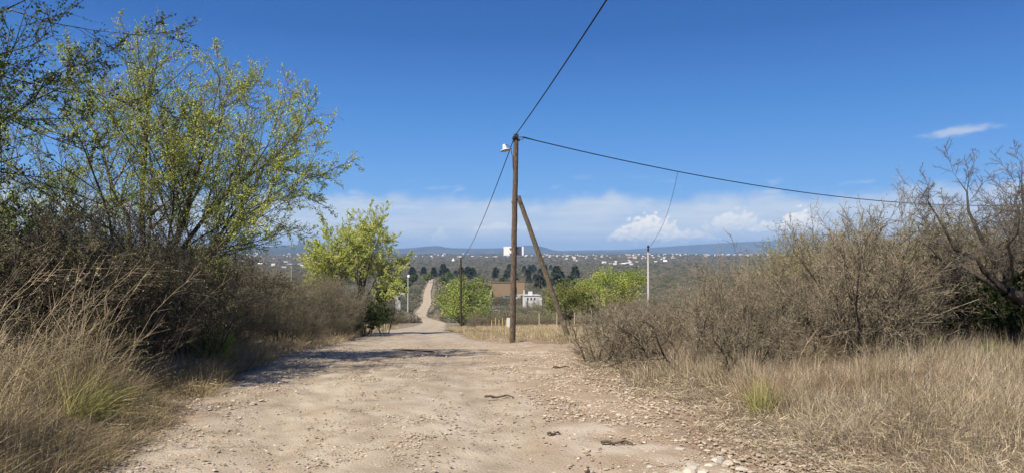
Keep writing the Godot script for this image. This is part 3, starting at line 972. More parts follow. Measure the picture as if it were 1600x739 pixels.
	# cars in the yard
	for q in [[-1.5, 300.0, Color(0.16, 0.24, 0.27), "dark teal car parked in front of the brown building", 0.3], [1.4, 296.0, Color(0.62, 0.66, 0.72), "pale silver car parked in front of the brown building", 0.1], [5.3, 302.0, Color(0.05, 0.055, 0.06), "dark car parked beside the brown building, half behind the pole", -0.2]]:
		var c := on(q[0], q[1]) + Vector3(0, 3.0, 0)
		car(c, q[4], q[2], q[3])
	# yellow-painted posts and pale fence posts beyond the pole
	for i in 5:
		var x := -1.72 + i * 0.3
		var d := 60.0 + i * 0.3
		var f := on(x, d)
		b = B.new()
		b.tube(PackedVector3Array([Vector3(0, -0.3, 0), Vector3(0.02, 0.75 + 0.2 * (i % 2), 0)]), 0.04, 0.036, 6, Color(0.48, 0.33, 0.13), Color(0.48, 0.33, 0.13))
		var o := part("fence_post", b.mesh(), M.paint, self)
		o.position = f
		tag(o, "short yellow wooden post in the row beyond the pole", "post", "yellow posts beyond the pole")
	b = B.new()
	b.box(Vector3(0, 0.4, 0), Vector3(0.3, 1.0, 0.3), Color(0.7, 0.7, 0.7))
	var meter := part("marker_stone", b.mesh(), M.wall, self)
	meter.position = on(-0.3, 59.0)
	tag(meter, "small white marker block beside the yellow posts", "marker")
	for i in 7:
		var x := 2.0 + i * 1.3
		var f := on(x, 52.0 + 0.3 * i)
		b = B.new()
		b.tube(PackedVector3Array([Vector3(0, -0.3, 0), Vector3(rng.randf_range(-0.05, 0.05), 1.2, 0)]), 0.04, 0.035, 6, Color(0.4, 0.36, 0.3), Color(0.34, 0.3, 0.25))
		var o := part("fence_post", b.mesh(), M.paint, self)
		o.position = f
		tag(o, "thin grey fence post in the line behind the diagonal prop", "post", "grey posts behind the prop")
	# conifers in the valley
	var pines := []
	for k in 3:
		var cm := conifer()
		pines.append([cm[0].mesh(), cm[1].mesh()])
	for i in 62:
		var u := rng.randf_range(-0.145, 0.045)
		var d := rng.randf_range(640.0, 940.0)
		if i > 44:
			u = rng.randf_range(0.0, 0.10); d = rng.randf_range(420.0, 620.0)
		if i > 54:
			u = rng.randf_range(0.015, 0.06); d = rng.randf_range(1050.0, 1400.0)
		var t2 := thing("conifer", "dark conifer in the belt of trees across the valley" if i <= 44 else "dark conifer in the clump right of the brown building" if i <= 54 else "dark far conifer in the line climbing the opposite slope", "tree", on(u * d, d), rng.randf() * TAU, "conifers across the valley" if i <= 44 else "conifers beside the brown building" if i <= 54 else "conifers on the opposite slope")
		var k: Array = pines[rng.randi() % 3]
		var sc := rng.randf_range(0.45, 1.25)
		t2.scale = Vector3(sc * rng.randf_range(1.1, 1.9), sc * rng.randf_range(0.6, 0.95), sc * rng.randf_range(1.1, 1.9))
		part("trunk", k[0], M.bark, t2)
		part("crown", k[1], M.far, t2)
	# leafy trees in the valley
	var greens := []
	for k in 3:
		var g := leaf_cloud(1500, Vector3(3.4, 2.7, 3.4), 1.0, 0.55, [[Color(0.1, 0.135, 0.035), Color(0.13, 0.16, 0.05)], [Color(0.075, 0.1, 0.04), Color(0.09, 0.105, 0.05)], [Color(0.15, 0.19, 0.045), Color(0.11, 0.145, 0.04)]][k], 0.16)
		greens.append([g[0].mesh(), g[1].mesh()])
	var spots := [[-0.119, 545.0, 1.3, 2], [-0.096, 500.0, 1.2, 0], [-0.05, 420.0, 1.3, 2], [-0.045, 440.0, 1.2, 0], [-0.012, 420.0, 1.2, 1], [0.028, 330.0, 0.8, 0], [0.075, 210.0, 1.1, 0], [0.062, 180.0, 1.0, 1], [-0.16, 480.0, 1.3, 1], [-0.15, 420.0, 1.2, 1], [-0.14, 520.0, 1.4, 1], [-0.087, 600.0, 1.4, 0], [-0.07, 560.0, 1.3, 1], [-0.03, 360.0, 1.1, 1], [0.052, 480.0, 1.2, 0], [0.095, 300.0, 1.2, 1]]
	for q in spots:
		var t3 := thing("leafy_tree", "small leafy green tree standing in the valley scrub", "tree", on(q[0] * q[1], q[1]), rng.randf() * TAU, "leafy trees in the valley")
		t3.scale = Vector3.ONE * q[2]
		part("trunk", greens[q[3]][0], M.bark, t3)
		part("crown", greens[q[3]][1], M.leaf, t3)
	# the scrub that clothes the valley and the slope beyond, past counting
	for k in 4:
		var sb := B.new()
		var tone: Color = [Color(0.145, 0.13, 0.098), Color(0.105, 0.105, 0.078), Color(0.06, 0.078, 0.038), Color(0.18, 0.15, 0.11)][k]
		for i in 150:
			var a := rng.randf() * TAU
			var o := Vector3(cos(a), 0, sin(a)) * rng.randf()
			var p := o * 0.3
			var q2 := o * 1.1 + Vector3(0, rng.randf_range(0.4, 1.4) * (1.0 - 0.45 * o.length()), 0)
			sb.spike(p, q2 + rv() * 0.1, 0.035, tone * rng.randf_range(0.7, 1.3))
		for i in 240:
			var a := rng.randf() * TAU
			var rr := sqrt(rng.randf())
			var p := Vector3(cos(a) * rr, rng.randf_range(0.05, 1.25) * (1.0 - 0.5 * rr * rr), sin(a) * rr) * Vector3(1.15, 1, 1.15)
			var ld := (rv() + Vector3(0, 0.3, 0)).normalized() * 0.24
			sb.leaf(p, ld, ld.cross(rv()).normalized() * 0.05, tone * rng.randf_range(0.65, 1.35))
		var where := []; var tint := []
		while where.size() < [26000, 26000, 14000, 9000][k]:
			var d := 125.0 * pow(3700.0 / 125.0, rng.randf())
			var u := rng.randf_range(-0.86, 0.86)
			var x := u * d
			if d < 690.0 and absf(x - road_x(d)) < 3.6 + d * 0.003: continue
			if nz.get_noise_2d(x * 0.5 + k * 100.0, d * 0.3) < [-0.16, -0.16, 0.08, 0.0][k]: continue
			var sc := rng.randf_range(0.8, 1.6) * (1.0 + 0.8 * smoothstep(150.0, 1500.0, d))
			where.append(Transform3D(Basis(Vector3.UP, rng.randf() * TAU).scaled(Vector3(sc * 1.35, sc * rng.randf_range(0.8, 1.2), sc * 1.35)), on(x, d, -0.1)))
			var g := rng.randf_range(0.75, 1.25)
			tint.append(Color(g, g, g))
		spread("scrubland", sb.mesh(), M.far, where, tint, ["grey-brown leafless scrub covering the valley floor", "dark brown scrub covering the valley and far slope", "olive green bushes scattered through the valley scrub", "tan dry bushes scattered through the valley scrub"][k], "scrub")

func car(at: Vector3, turn: float, paint: Color, label: String) -> void:
	var t := thing("parked_car", label, "car", at, turn)
	var b := B.new()
	var side := PackedVector2Array([Vector2(-2.1, 0.35), Vector2(2.1, 0.35), Vector2(2.15, 0.75), Vector2(1.9, 0.9), Vector2(1.1, 0.98), Vector2(-2.0, 1.0), Vector2(-2.15, 0.8)])
	prism(b, side, 0.85, paint)
	part("body", b.mesh(), M.metal, t)
	b = B.new()
	prism(b, PackedVector2Array([Vector2(-1.75, 1.0), Vector2(1.05, 0.99), Vector2(0.45, 1.46), Vector2(-1.3, 1.48)]), 0.72, Color(0.03, 0.035, 0.04))
	part("windows", b.mesh(), M.metal, t)
	b = B.new()
	b.box(Vector3(-0.42, 1.49, 0), Vector3(1.75, 0.05, 1.4), paint)
	part("roof", b.mesh(), M.metal, t)
	for x in [-1.3, 1.35]:
		for z in [-0.8, 0.8]:
			b = B.new()
			b.lathe(Vector3(x, 0.32, z - 0.1), [[0.0, 0.0], [0.31, 0.0], [0.31, 0.2], [0.0, 0.2]], 14, Color(0.02, 0.02, 0.02), Basis(Vector3(1, 0, 0), PI / 2))
			part("wheel", b.mesh(), M.metal, t)

func prism(b: B, o: PackedVector2Array, half: float, col: Color) -> void:
	var n := o.size()
	for i in n:
		var p := o[i]; var q := o[(i + 1) % n]
		b.quad(Vector3(p.x, p.y, -half), Vector3(q.x, q.y, -half), Vector3(q.x, q.y, half), Vector3(p.x, p.y, half), col)
	for i in range(1, n - 1):
		b.tri(Vector3(o[0].x, o[0].y, half), Vector3(o[i].x, o[i].y, half), Vector3(o[i + 1].x, o[i + 1].y, half), col)
		b.tri(Vector3(o[0].x, o[0].y, -half), Vector3(o[i + 1].x, o[i + 1].y, -half), Vector3(o[i].x, o[i].y, -half), col)

# ------------------------------------------------------------------ trees one can tell apart
func big_tree(called: String, label: String, limbs: Array, s: Dictionary, foot: Vector3, thick: float) -> Node3D:
	var t := thing(called, label, "tree", foot)
	var made := tree_from(limbs, s, Vector3.ZERO, thick)
	part("trunk", made[0].mesh(), M.bark, t)
	part("branches", made[1].mesh(), M.bark, t)
	if made[2].v.size(): part("crown", made[2].mesh(), M.leaf, t)
	return t

func trees() -> void:
	# the large tree at the left, coming into yellow-green leaf
	var foot := on(-5.75, 11.2)
	var o := func(x: float, y: float, d: float) -> Vector3: return Vector3(x, y, -d) - foot
	var spring := [Color(0.43, 0.48, 0.11), Color(0.36, 0.42, 0.10), Color(0.29, 0.35, 0.09), Color(0.52, 0.53, 0.15)]
	var s := {"kids": [17, 10, 11], "ang": 0.8, "ratio": 0.44, "wig": 0.16, "up": 0.05, "bark0": Color(0.085, 0.07, 0.052), "bark1": Color(0.15, 0.13, 0.09), "twig": 0.0028, "leaves": 8.5, "leaf": 0.0225, "broad": 0.3, "shades": spring, "start": 0.3, "pull": Vector3(0.14, 0.1, 0), "floor": 0.5}
	big_tree("spring_tree", "large spreading tree with sparse yellow-green spring leaves left of the road", [[o.call(-5.6, 4.45, 11.0), 1.0], [o.call(-4.5, 4.25, 11.4), 0.9], [o.call(-3.35, 3.3, 11.0), 0.95], [o.call(-3.5, 2.45, 10.6), 0.7], [o.call(-7.0, 4.2, 11.3), 0.85], [o.call(-7.9, 3.1, 10.8), 0.8], [o.call(-5.2, 4.0, 12.8), 0.8], [o.call(-6.1, 3.5, 9.7), 0.6], [o.call(-4.0, 3.6, 12.2), 0.7], [o.call(-8.4, 2.2, 11.5), 0.6], [o.call(-6.6, 4.6, 12.0), 0.6], [o.call(-3.3, 2.9, 11.3), 0.6], [o.call(-4.9, 3.2, 10.3), 0.55]], s, foot, 0.056)
	# the darker tree that reaches in from the left edge
	foot = on(-8.6, 8.2)
	s = s.duplicate()
	s.merge({"kids": [13, 9, 9], "shades": [Color(0.075, 0.11, 0.025), Color(0.05, 0.075, 0.02), Color(0.15, 0.18, 0.045)], "leaf": 0.032, "leaves": 6.0, "bark0": Color(0.05, 0.042, 0.035), "bark1": Color(0.06, 0.05, 0.04), "pull": Vector3(0.1, 0.0, 0)}, true)
	o = func(x: float, y: float, d: float) -> Vector3: return Vector3(x, y, -d) - foot
	big_tree("dark_tree", "dark leafy tree reaching in over the left edge of the view", [[o.call(-5.1, 4.3, 7.4), 1.0], [o.call(-5.3, 3.1, 7.2), 0.9], [o.call(-5.4, 2.4, 7.6), 0.7], [o.call(-5.2, 3.9, 8.4), 0.8], [o.call(-6.3, 4.9, 7.5), 0.9], [o.call(-8.6, 5.2, 8.0), 0.9], [o.call(-10.8, 4.0, 8.2), 0.8], [o.call(-9.0, 3.6, 10.0), 0.7], [o.call(-5.9, 1.9, 7.9), 0.6]], s, foot, 0.055)
	# second spring tree, further down the left side
	foot = on(-8.6, 39.0)
	s = s.duplicate()
	s.merge({"kids": [15, 10, 8], "shades": [Color(0.50, 0.53, 0.15), Color(0.43, 0.48, 0.13), Color(0.57, 0.57, 0.20)], "leaf": 0.05, "leaves": 14.0, "start": 0.42, "floor": 1.7, "twig": 0.0045, "bark0": Color(0.085, 0.07, 0.052), "bark1": Color(0.15, 0.13, 0.09), "pull": Vector3(0.0, 0.2, 0)}, true)
	big_tree("spring_tree", "rounded yellow-green tree standing above the left-hand hedge", [[Vector3(0.3, 5.3, 0), 1.0], [Vector3(-1.3, 5.1, 0.4), 0.9], [Vector3(1.4, 5.2, 0.2), 0.9], [Vector3(-2.1, 3.7, 0), 0.8], [Vector3(2.1, 3.9, 0), 0.8], [Vector3(0.6, 4.6, 1.7), 0.7], [Vector3(-0.4, 4.6, -1.7), 0.7], [Vector3(2.2, 2.6, 0.9), 0.6], [Vector3(-2.0, 2.6, 0.8), 0.6], [Vector3(1.0, 5.6, -0.8), 0.6], [Vector3(-1.2, 4.2, 1.5), 0.6]], s, foot, 0.09)
	# round bright tree down the road
	var made := leaf_cloud(16000, Vector3(4.3, 3.2, 3.6), -0.2, 0.16, [Color(0.22, 0.27, 0.07), Color(0.15, 0.2, 0.055), Color(0.30, 0.34, 0.1), Color(0.24, 0.25, 0.09)], 0.17)
	var t := thing("round_tree", "round bright green tree behind the thinner timber pole", "tree", on(-6.7, 97.0), 0.4)
	t.scale = Vector3(1.12, 1.2, 1.12)
	part("trunk", made[0].mesh(), M.bark, t)
	part("crown", made[1].mesh(), M.leaf, t)
	made = leaf_cloud(12000, Vector3(2.7, 1.95, 2.2), 0.9, 0.1, [Color(0.27, 0.32, 0.065), Color(0.2, 0.25, 0.055), Color(0.35, 0.38, 0.1)], 0.12)
	var lime := thing("lime_tree", "bright lime green tree, the nearer of two behind the right-hand shrubs", "tree", on(7.9, 52.0), 0.0)
	part("trunk", made[0].mesh(), M.bark, lime)
	part("crown", made[1].mesh(), M.leaf, lime)
	var l2 := copy(lime, "lime_tree", on(6.4, 60.0), 2.1, Vector3(0.95, 0.95, 0.95), "bright lime green tree, the farther and left of two behind the right-hand shrubs", "tree")
	l2.position.y -= 0.1
	made = leaf_cloud(5000, Vector3(3.0, 1.9, 2.6), 0.6, 0.12, [Color(0.16, 0.18, 0.05), Color(0.13, 0.15, 0.05), Color(0.19, 0.19, 0.06)], 0.12)
	var olive := thing("olive_tree", "dull olive green tree behind the diagonal prop", "tree", on(4.6, 58.0), 0.0)
	part("trunk", made[0].mesh(), M.bark, olive)
	part("crown", made[1].mesh(), M.leaf, olive)
	# the bare lichened tree at the right edge
	foot = on(7.75, 9.3)
	o = func(x: float, y: float, d: float) -> Vector3: return Vector3(x, y, -d) - foot
	s = {"kids": [15, 11, 10], "ang": 0.85, "ratio": 0.46, "wig": 0.24, "up": 0.02, "bark0": Color(0.085, 0.075, 0.06), "bark1": Color(0.115, 0.098, 0.082), "twig": 0.0024, "leaves": 0.6, "leaf": 0.02, "shades": [Color(0.25, 0.22, 0.12)], "start": 0.18, "floor": 0.4}
	t = thing("bare_tree", "bare dark twisted tree leaning in at the right edge", "tree", foot)
	var trunk := B.new(); var w := B.new(); var lf := B.new()
	var fork: Vector3 = o.call(6.25, 1.12, 9.0)
	trunk.tube(PackedVector3Array([Vector3(0, -0.2, 0), Vector3(-0.25, 0.35, 0.05), o.call(7.15, 0.72, 9.15), o.call(6.7, 0.95, 9.05), fork]), 0.12, 0.075, 10, Color(0.05, 0.044, 0.036), Color(0.06, 0.052, 0.042))
	for q in [[5.2, 2.3, 8.9, 0.9], [5.75, 2.6, 9.2, 1.0], [6.4, 2.75, 8.8, 0.9], [5.15, 1.75, 8.9, 0.7], [6.9, 2.6, 9.6, 0.7], [5.7, 2.2, 10.0, 0.6], [5.9, 2.2, 8.2, 0.6]]:
		var tip: Vector3 = o.call(q[0], q[1], q[2])
		var pts := PackedVector3Array()
		for i in 8:
			pts.append(fork.lerp(tip, i / 7.0) + rv() * 0.06 * float(i > 0) + Vector3(0, sin(i / 7.0 * PI) * -0.1, 0))
		trunk.tube(pts, 0.05 * q[3], 0.004, 7, Color(0.06, 0.052, 0.042), Color(0.09, 0.077, 0.062))
		ramify(w, lf, pts, fork.distance_to(tip), 0.045 * q[3], 0.004, 0, s)
	for q in [[8.4, 2.7, 9.2], [7.6, 3.1, 9.4], [9.0, 2.2, 8.8], [8.0, 2.4, 10.2]]:
		var tip: Vector3 = o.call(q[0], q[1], q[2])
		var pts := PackedVector3Array()
		for i in 8:
			pts.append(Vector3(-0.15, 0.2, 0.03).lerp(tip, i / 7.0) + rv() * 0.06 * float(i > 0))
		trunk.tube(pts, 0.055, 0.004, 7, Color(0.06, 0.052, 0.042), Color(0.09, 0.077, 0.062))
		ramify(w, lf, pts, tip.length(), 0.045, 0.004, 0, s)
	part("trunk", trunk.mesh(), M.bark, t)
	part("branches", w.mesh(), M.bark, t)
	if lf.v.size(): part("dead_leaves", lf.mesh(), M.leaf, t)

# ------------------------------------------------------------------ shrubs and thickets
var kinds := {}

func shrub(kind: String, at: Vector3, size: float, label: String, group: String, called := "thorn_shrub", squash := 1.0) -> void:
	var v: Array = kinds[kind]
	var src: Array = v[rng.randi() % v.size()]
	var t := thing(called, label, "shrub", at, rng.randf() * TAU, group)
	t.scale = Vector3(size, size * squash, size)
	part("branches", src[0], M.bark, t)
	if src[1]: part("leaves", src[1], M.leaf, t)

func thickets() -> void:
	var bare := {"kids": [9, 7, 6], "ang": 0.8, "ratio": 0.52, "wig": 0.24, "up": 0.04, "bark0": Color(0.05, 0.041, 0.033), "bark1": Color(0.215, 0.18, 0.128), "twig": 0.0027, "leaves": 1.0, "leaf": 0.024, "shades": [Color(0.28, 0.23, 0.14), Color(0.2, 0.185, 0.08), Color(0.34, 0.27, 0.17)], "stem": 0.02}
	var leafy := bare.duplicate()
	leafy.merge({"leaves": 2.6, "leaf": 0.03, "broad": 0.28, "shades": [Color(0.26, 0.28, 0.07), Color(0.20, 0.22, 0.06), Color(0.30, 0.28, 0.09)]}, true)
	var dark := bare.duplicate()
	dark.merge({"leaves": 1.9, "leaf": 0.034, "bark0": Color(0.038, 0.032, 0.027), "bark1": Color(0.14, 0.115, 0.088), "shades": [Color(0.13, 0.13, 0.05), Color(0.18, 0.155, 0.08), Color(0.09, 0.1, 0.035)]}, true)
	var thick := bare.duplicate()
	thick.merge({"kids": [8, 7, 6], "leaves": 9.0, "leaf": 0.045, "broad": 0.3, "shades": [Color(0.035, 0.055, 0.015), Color(0.05, 0.07, 0.02), Color(0.028, 0.042, 0.015)], "bark1": Color(0.08, 0.07, 0.05)}, true)
	for q in [["bare", bare, 4, 11, 2.1, 1.5], ["leafy", leafy, 2, 10, 2.2, 1.5], ["dark", dark, 3, 11, 1.95, 1.6], ["thick", thick, 1, 10, 1.7, 1.4]]:
		var made := []
		for k in q[2]:
			var m := shrub_mesh(q[1], q[3], q[4] * rng.randf_range(0.9, 1.1), q[5])
			made.append([m[0].mesh(), m[1].mesh() if m[1].v.size() else null])
		kinds[q[0]] = made
	# right-hand thicket: low where it begins beside the track, taller to the right
	var d := 9.3
	var order := ["first", "second", "third", "fourth", "fifth", "sixth", "seventh", "eighth", "ninth", "tenth", "eleventh", "twelfth", "thirteenth", "fourteenth", "fifteenth", "sixteenth", "seventeenth", "eighteenth", "nineteenth", "twentieth", "twenty-first", "twenty-second", "twenty-third", "twenty-fourth", "twenty-fifth"]
	var seat := 0
	while d < 17.5:
		var x := 1.35 + maxf(10.0 - d, 0.0) * 1.6
		while x < 0.78 * d + 1.2:
			var px := x + rng.randf_range(-0.4, 0.4)
			var pd := d + rng.randf_range(-0.4, 0.4)
			var u := px / pd
			var tall := lerpf(0.40, 0.58, smoothstep(0.08, 0.28, u))
			tall = lerpf(tall, 0.98, smoothstep(0.26, 0.5, u)) * rng.randf_range(0.85, 1.1)
			if u > 0.1 or d < 12.5:
				if pd > 15.0 and u < 0.34 or pd < 10.7 and px > 5.2:
					pass
				else:
					var k := "dark" if rng.randf() < 0.2 else "bare"
					if d > 13.5 and u > 0.33 and rng.randf() < 0.75: k = "leafy"
					var say := "leafless grey-brown shrub deep inside the thicket right of the road"
					var set := "inner shrubs of the right-hand thicket"
					if k == "leafy":
						say = "shrub in thin yellow-green leaf at the back of the right-hand thicket"; set = "leafing shrubs of the right-hand thicket"
					elif d < 9.4:
						say = "%s shrub from the left in the front row of the right-hand thicket" % order[seat]; set = "front row of the right-hand thicket"
						seat += 1
					elif u < 0.26:
						say = "low leafless shrub beside the sandy track at the left end of the thicket"; set = "low shrubs beside the sandy track"
					shrub(k, on(px, pd), tall * (1.02 if k == "leafy" else 1.0), say, set)
			x += 1.02
		d += 1.05
	for q in [[8.2, 4.6]]:
		shrub("bare", on(q[1], q[0] + 1.0), 0.75, "leafless shrub pushing out of the thicket into the dry grass", "")
	shrub("thick", on(7.0, 10.4), 0.8, "dark leafy bush under the bare twisted tree", "", "leafy_bush")
	# three shrubs at the edge of the grass, with dark crooked stems
	for q in [[1.35, 10.9, 0.5, "low crooked shrub leaning left at the corner of the sandy track"], [2.15, 9.6, 0.55, "dark-stemmed spreading shrub standing in the dry grass nearest the road"], [2.95, 8.9, 0.42, "small forked shrub in the dry grass right of the dark-stemmed one"]]:
		var fore := bare.duplicate()
		fore.merge({"kids": [8, 7, 6], "bark0": Color(0.035, 0.03, 0.026), "stem": 0.034, "ang": 0.8, "wig": 0.26, "twig": 0.006}, true)
		var m := shrub_mesh(fore, 5, 2.0, 2.0)
		var t := plant("crooked_shrub", m, q[3], "shrub", on(q[0], q[1]), rng.randf() * TAU)
		t.scale = Vector3.ONE * q[2]
	# left-hand hedge along the road
	d = 7.6
	seat = 0
	while d < 36.0:
		var row := 0
		while row < 4:
			var s := -3.1 - row * 1.05 + rng.randf_range(-0.3, 0.3)
			var pd := d + rng.randf_range(-0.4, 0.4)
			if row == 0 and d < 9.4:
				row += 1
				continue
			var low := 0.5 if row == 0 else 0.9
			shrub("dark" if rng.randf() < 0.72 else "bare", on(road_x(pd) + s, pd), low * rng.randf_range(0.85, 1.08), "%s low shrub from the camera along the road edge of the left-hand hedge" % order[mini(seat, 24)] if row == 0 else "dark tangled shrub in the back rows of the left-hand hedge", "road edge of the left-hand hedge" if row == 0 else "back rows of the left-hand hedge")
			if row == 0: seat += 1
			row += 1
		d += 1.15 if d < 18.0 else 1.7
	for q in [[-6.6, 7.9, 0.95], [-7.8, 8.6, 1.0], [-7.2, 6.8, 0.85], [-5.9, 7.2, 0.8], [-5.0, 8.2, 0.85], [-4.7, 9.0, 0.8], [-6.0, 6.2, 0.7], [-5.6, 8.7, 0.95], [-6.9, 7.2, 0.95], [-4.3, 9.6, 0.75]]:
		shrub("dark", on(q[0], q[1]), q[2], "dark tangled shrub behind the arching dry grass at the left", "shrubs behind the left-hand grass")
	for q in [[-7.6, 37.0, 1.2], [-7.2, 34.5, 0.95]]:
		shrub("thick", on(q[0], q[1]), q[2], "dark green leafy bush at the foot of the rounded spring tree", "leafy bushes under the spring tree", "leafy_bush")
	for q in [[-7.5, 31.5, 0.95], [-7.9, 33.6, 1.0], [-8.6, 32.4, 1.05], [-9.4, 34.8, 1.1], [-8.5, 35.4, 1.05]]:
		shrub("bare", on(q[0], q[1]), q[2], "brown leafless shrub in front of the rounded spring tree", "brown shrubs under the spring tree")
	shrub("leafy", on(-7.0, 39.0), 0.9, "pale leafing bush spilling towards the road under the rounded tree", "", "leafy_bush")
	for q in [[2.6, 196.0, 1.7], [4.6, 203.0, 1.9], [6.2, 200.0, 2.0], [7.8, 205.0, 1.8], [9.4, 198.0, 1.7], [5.3, 190.0, 1.6], [7.2, 192.0, 1.5]]:
		shrub(["bare", "leafy"][rng.randi() % 2], on(q[0], q[1]), q[2], "large shrub hiding the foot of the low white house", "shrubs before the white house")
	for q in [[-8.2, 280.0, 2.3], [-5.0, 276.0, 2.4], [-2.2, 282.0, 2.2], [0.8, 274.0, 2.3], [3.6, 280.0, 2.2], [9.0, 282.0, 2.4], [-10.5, 290.0, 2.5]]:
		shrub(["bare", "leafy", "dark"][rng.randi() % 3], on(q[0], q[1]), q[2], "large shrub in front of the long brown building", "shrubs before the brown building")
	# shrubs down both sides of the road and on the slope, up to where they can no longer be told apart
	var made := 0
	d = 25.0
	while d < 160.0 and made < 300:
		var n := int(2 + d * 0.035)
		for i in n:
			var u := rng.randf_range(-0.20, 0.11)
			var pd := d + rng.randf_range(-1.2, 1.2)
			var x := u * pd
			var s := x - road_x(pd)
			if absf(s) < 3.8 + pd * 0.008: continue
			if pd < 62.0 and x > -2.6 and x < 3.5 + (pd - 24.0) * 0.02: continue
			if absf(x + 6.2) < 2.0 and pd > 70.0 and pd < 86.0 and rng.randf() < 0.5: continue
			var roll := rng.randf()
			var k := "bare" if roll < 0.62 else "dark" if roll < 0.82 else "leafy"
			shrub(k, on(x, pd), rng.randf_range(0.4, 0.85) * (0.7 if pd < 75.0 and s > 0 else 1.0), "dry grey-brown shrub on the slope left of the road" if s < 0 else "dry grey-brown shrub on the slope right of the road", "shrubs left of the sloping road" if s < 0 else "shrubs right of the sloping road")
			made += 1
		d += 1.9

# ------------------------------------------------------------------ grasses
func clump(blades: int, tall: float, lean: float, wide: float, cols: Array, blow := Vector3.ZERO, rad := 0.12) -> ArrayMesh:
	var b := B.new()
	for i in blades:
		var a := rng.randf() * TAU
		var o := Vector3(cos(a), 0, sin(a))
		var p := o * rad * sqrt(rng.randf()) + Vector3(0, -0.03, 0)
		var h := tall * rng.randf_range(0.3, 1.15)
		var out := o * lean * rng.randf_range(0.05, 1.3) + blow * rng.randf_range(0.0, 1.4) + rv() * 0.22
		var kink := rv() * 0.05 * h
		var pts := PackedVector3Array()
		var m := 5 if tall > 0.7 else 4
		for j in m:
			var f := float(j) / (m - 1)
			pts.append(p + Vector3(0, h * (f - 0.42 * f * f * minf(out.length() * 1.1, 1.9)), 0) + out * h * f * f + kink * sin(f * PI))
		var cl: Color = cols[rng.randi() % cols.size()]
		cl = cl * rng.randf_range(0.55, 1.5)
		var side := Vector3(cos(a + 1.2), 0, sin(a + 1.2)) if rng.randf() < 0.5 else rv().normalized()
		b.blade(pts, side * wide * rng.randf_range(0.5, 1.6), cl * 0.9, cl)
	return b.mesh()

func litter(n: int, rad: float, cols: Array) -> ArrayMesh:   # fallen stalks lying over one another
	var b := B.new()
	for i in n:
		var a := rng.randf() * TAU
		var dir := Vector3(cos(a), rng.randf_range(-0.1, 0.45), sin(a)).normalized()
		var l := rng.randf_range(0.05, 0.2)
		var p := Vector3(rng.randf_range(-1, 1) * rad, rng.randf_range(0.0, 0.12), rng.randf_range(-1, 1) * rad) - dir * l * 0.5
		var cl: Color = cols[rng.randi() % cols.size()]
		cl = cl * rng.randf_range(0.6, 1.4)
		b.blade(PackedVector3Array([p, p + dir * l * 0.5 + rv() * 0.03, p + dir * l]), rv().normalized() * rng.randf_range(0.001, 0.0026), cl, cl)
	return b.mesh()

func weed(n: int, tall: float, cols: Array, blow: Vector3) -> ArrayMesh:   # tall dead stalks with thin side sprays
	var b := B.new()
	for i in n:
		var a := rng.randf() * TAU
		var p := Vector3(cos(a), 0, sin(a)) * 0.15 * rng.randf() + Vector3(0, -0.03, 0)
		var h := tall * rng.randf_range(0.6, 1.15)
		var out := blow * rng.randf_range(0.3, 1.3) + rv() * 0.3
		var cl: Color = cols[rng.randi() % cols.size()]
		cl = cl * rng.randf_range(0.45, 1.0)
		var pts := PackedVector3Array()
		for j in 7:
			var f := j / 6.0
			pts.append(p + Vector3(0, h * (f - 0.2 * f * f * f * (0.6 + out.length())), 0) + out * h * f * f + rv() * 0.012)
		b.tube(pts, 0.0026, 0.001, 3, cl, cl)
		for k in 9:
			var f := rng.randf_range(0.35, 1.0) * 5.99
			var q := pts[int(f)].lerp(pts[int(f) + 1], f - int(f))
			var d := (pts[int(f) + 1] - pts[int(f)]).normalized()
			var tip := q + (split(d, rng.randf_range(0.3, 0.9)) + Vector3(0.2, -0.1, 0)).normalized() * rng.randf_range(0.08, 0.28)
			b.spike(q, tip, 0.0016, cl)
			for z in 3:
				b.leaf(q.lerp(tip, rng.randf_range(0.5, 1.0)), rv() * 0.014, rv() * 0.003, cl * 0.8)
	return b.mesh()

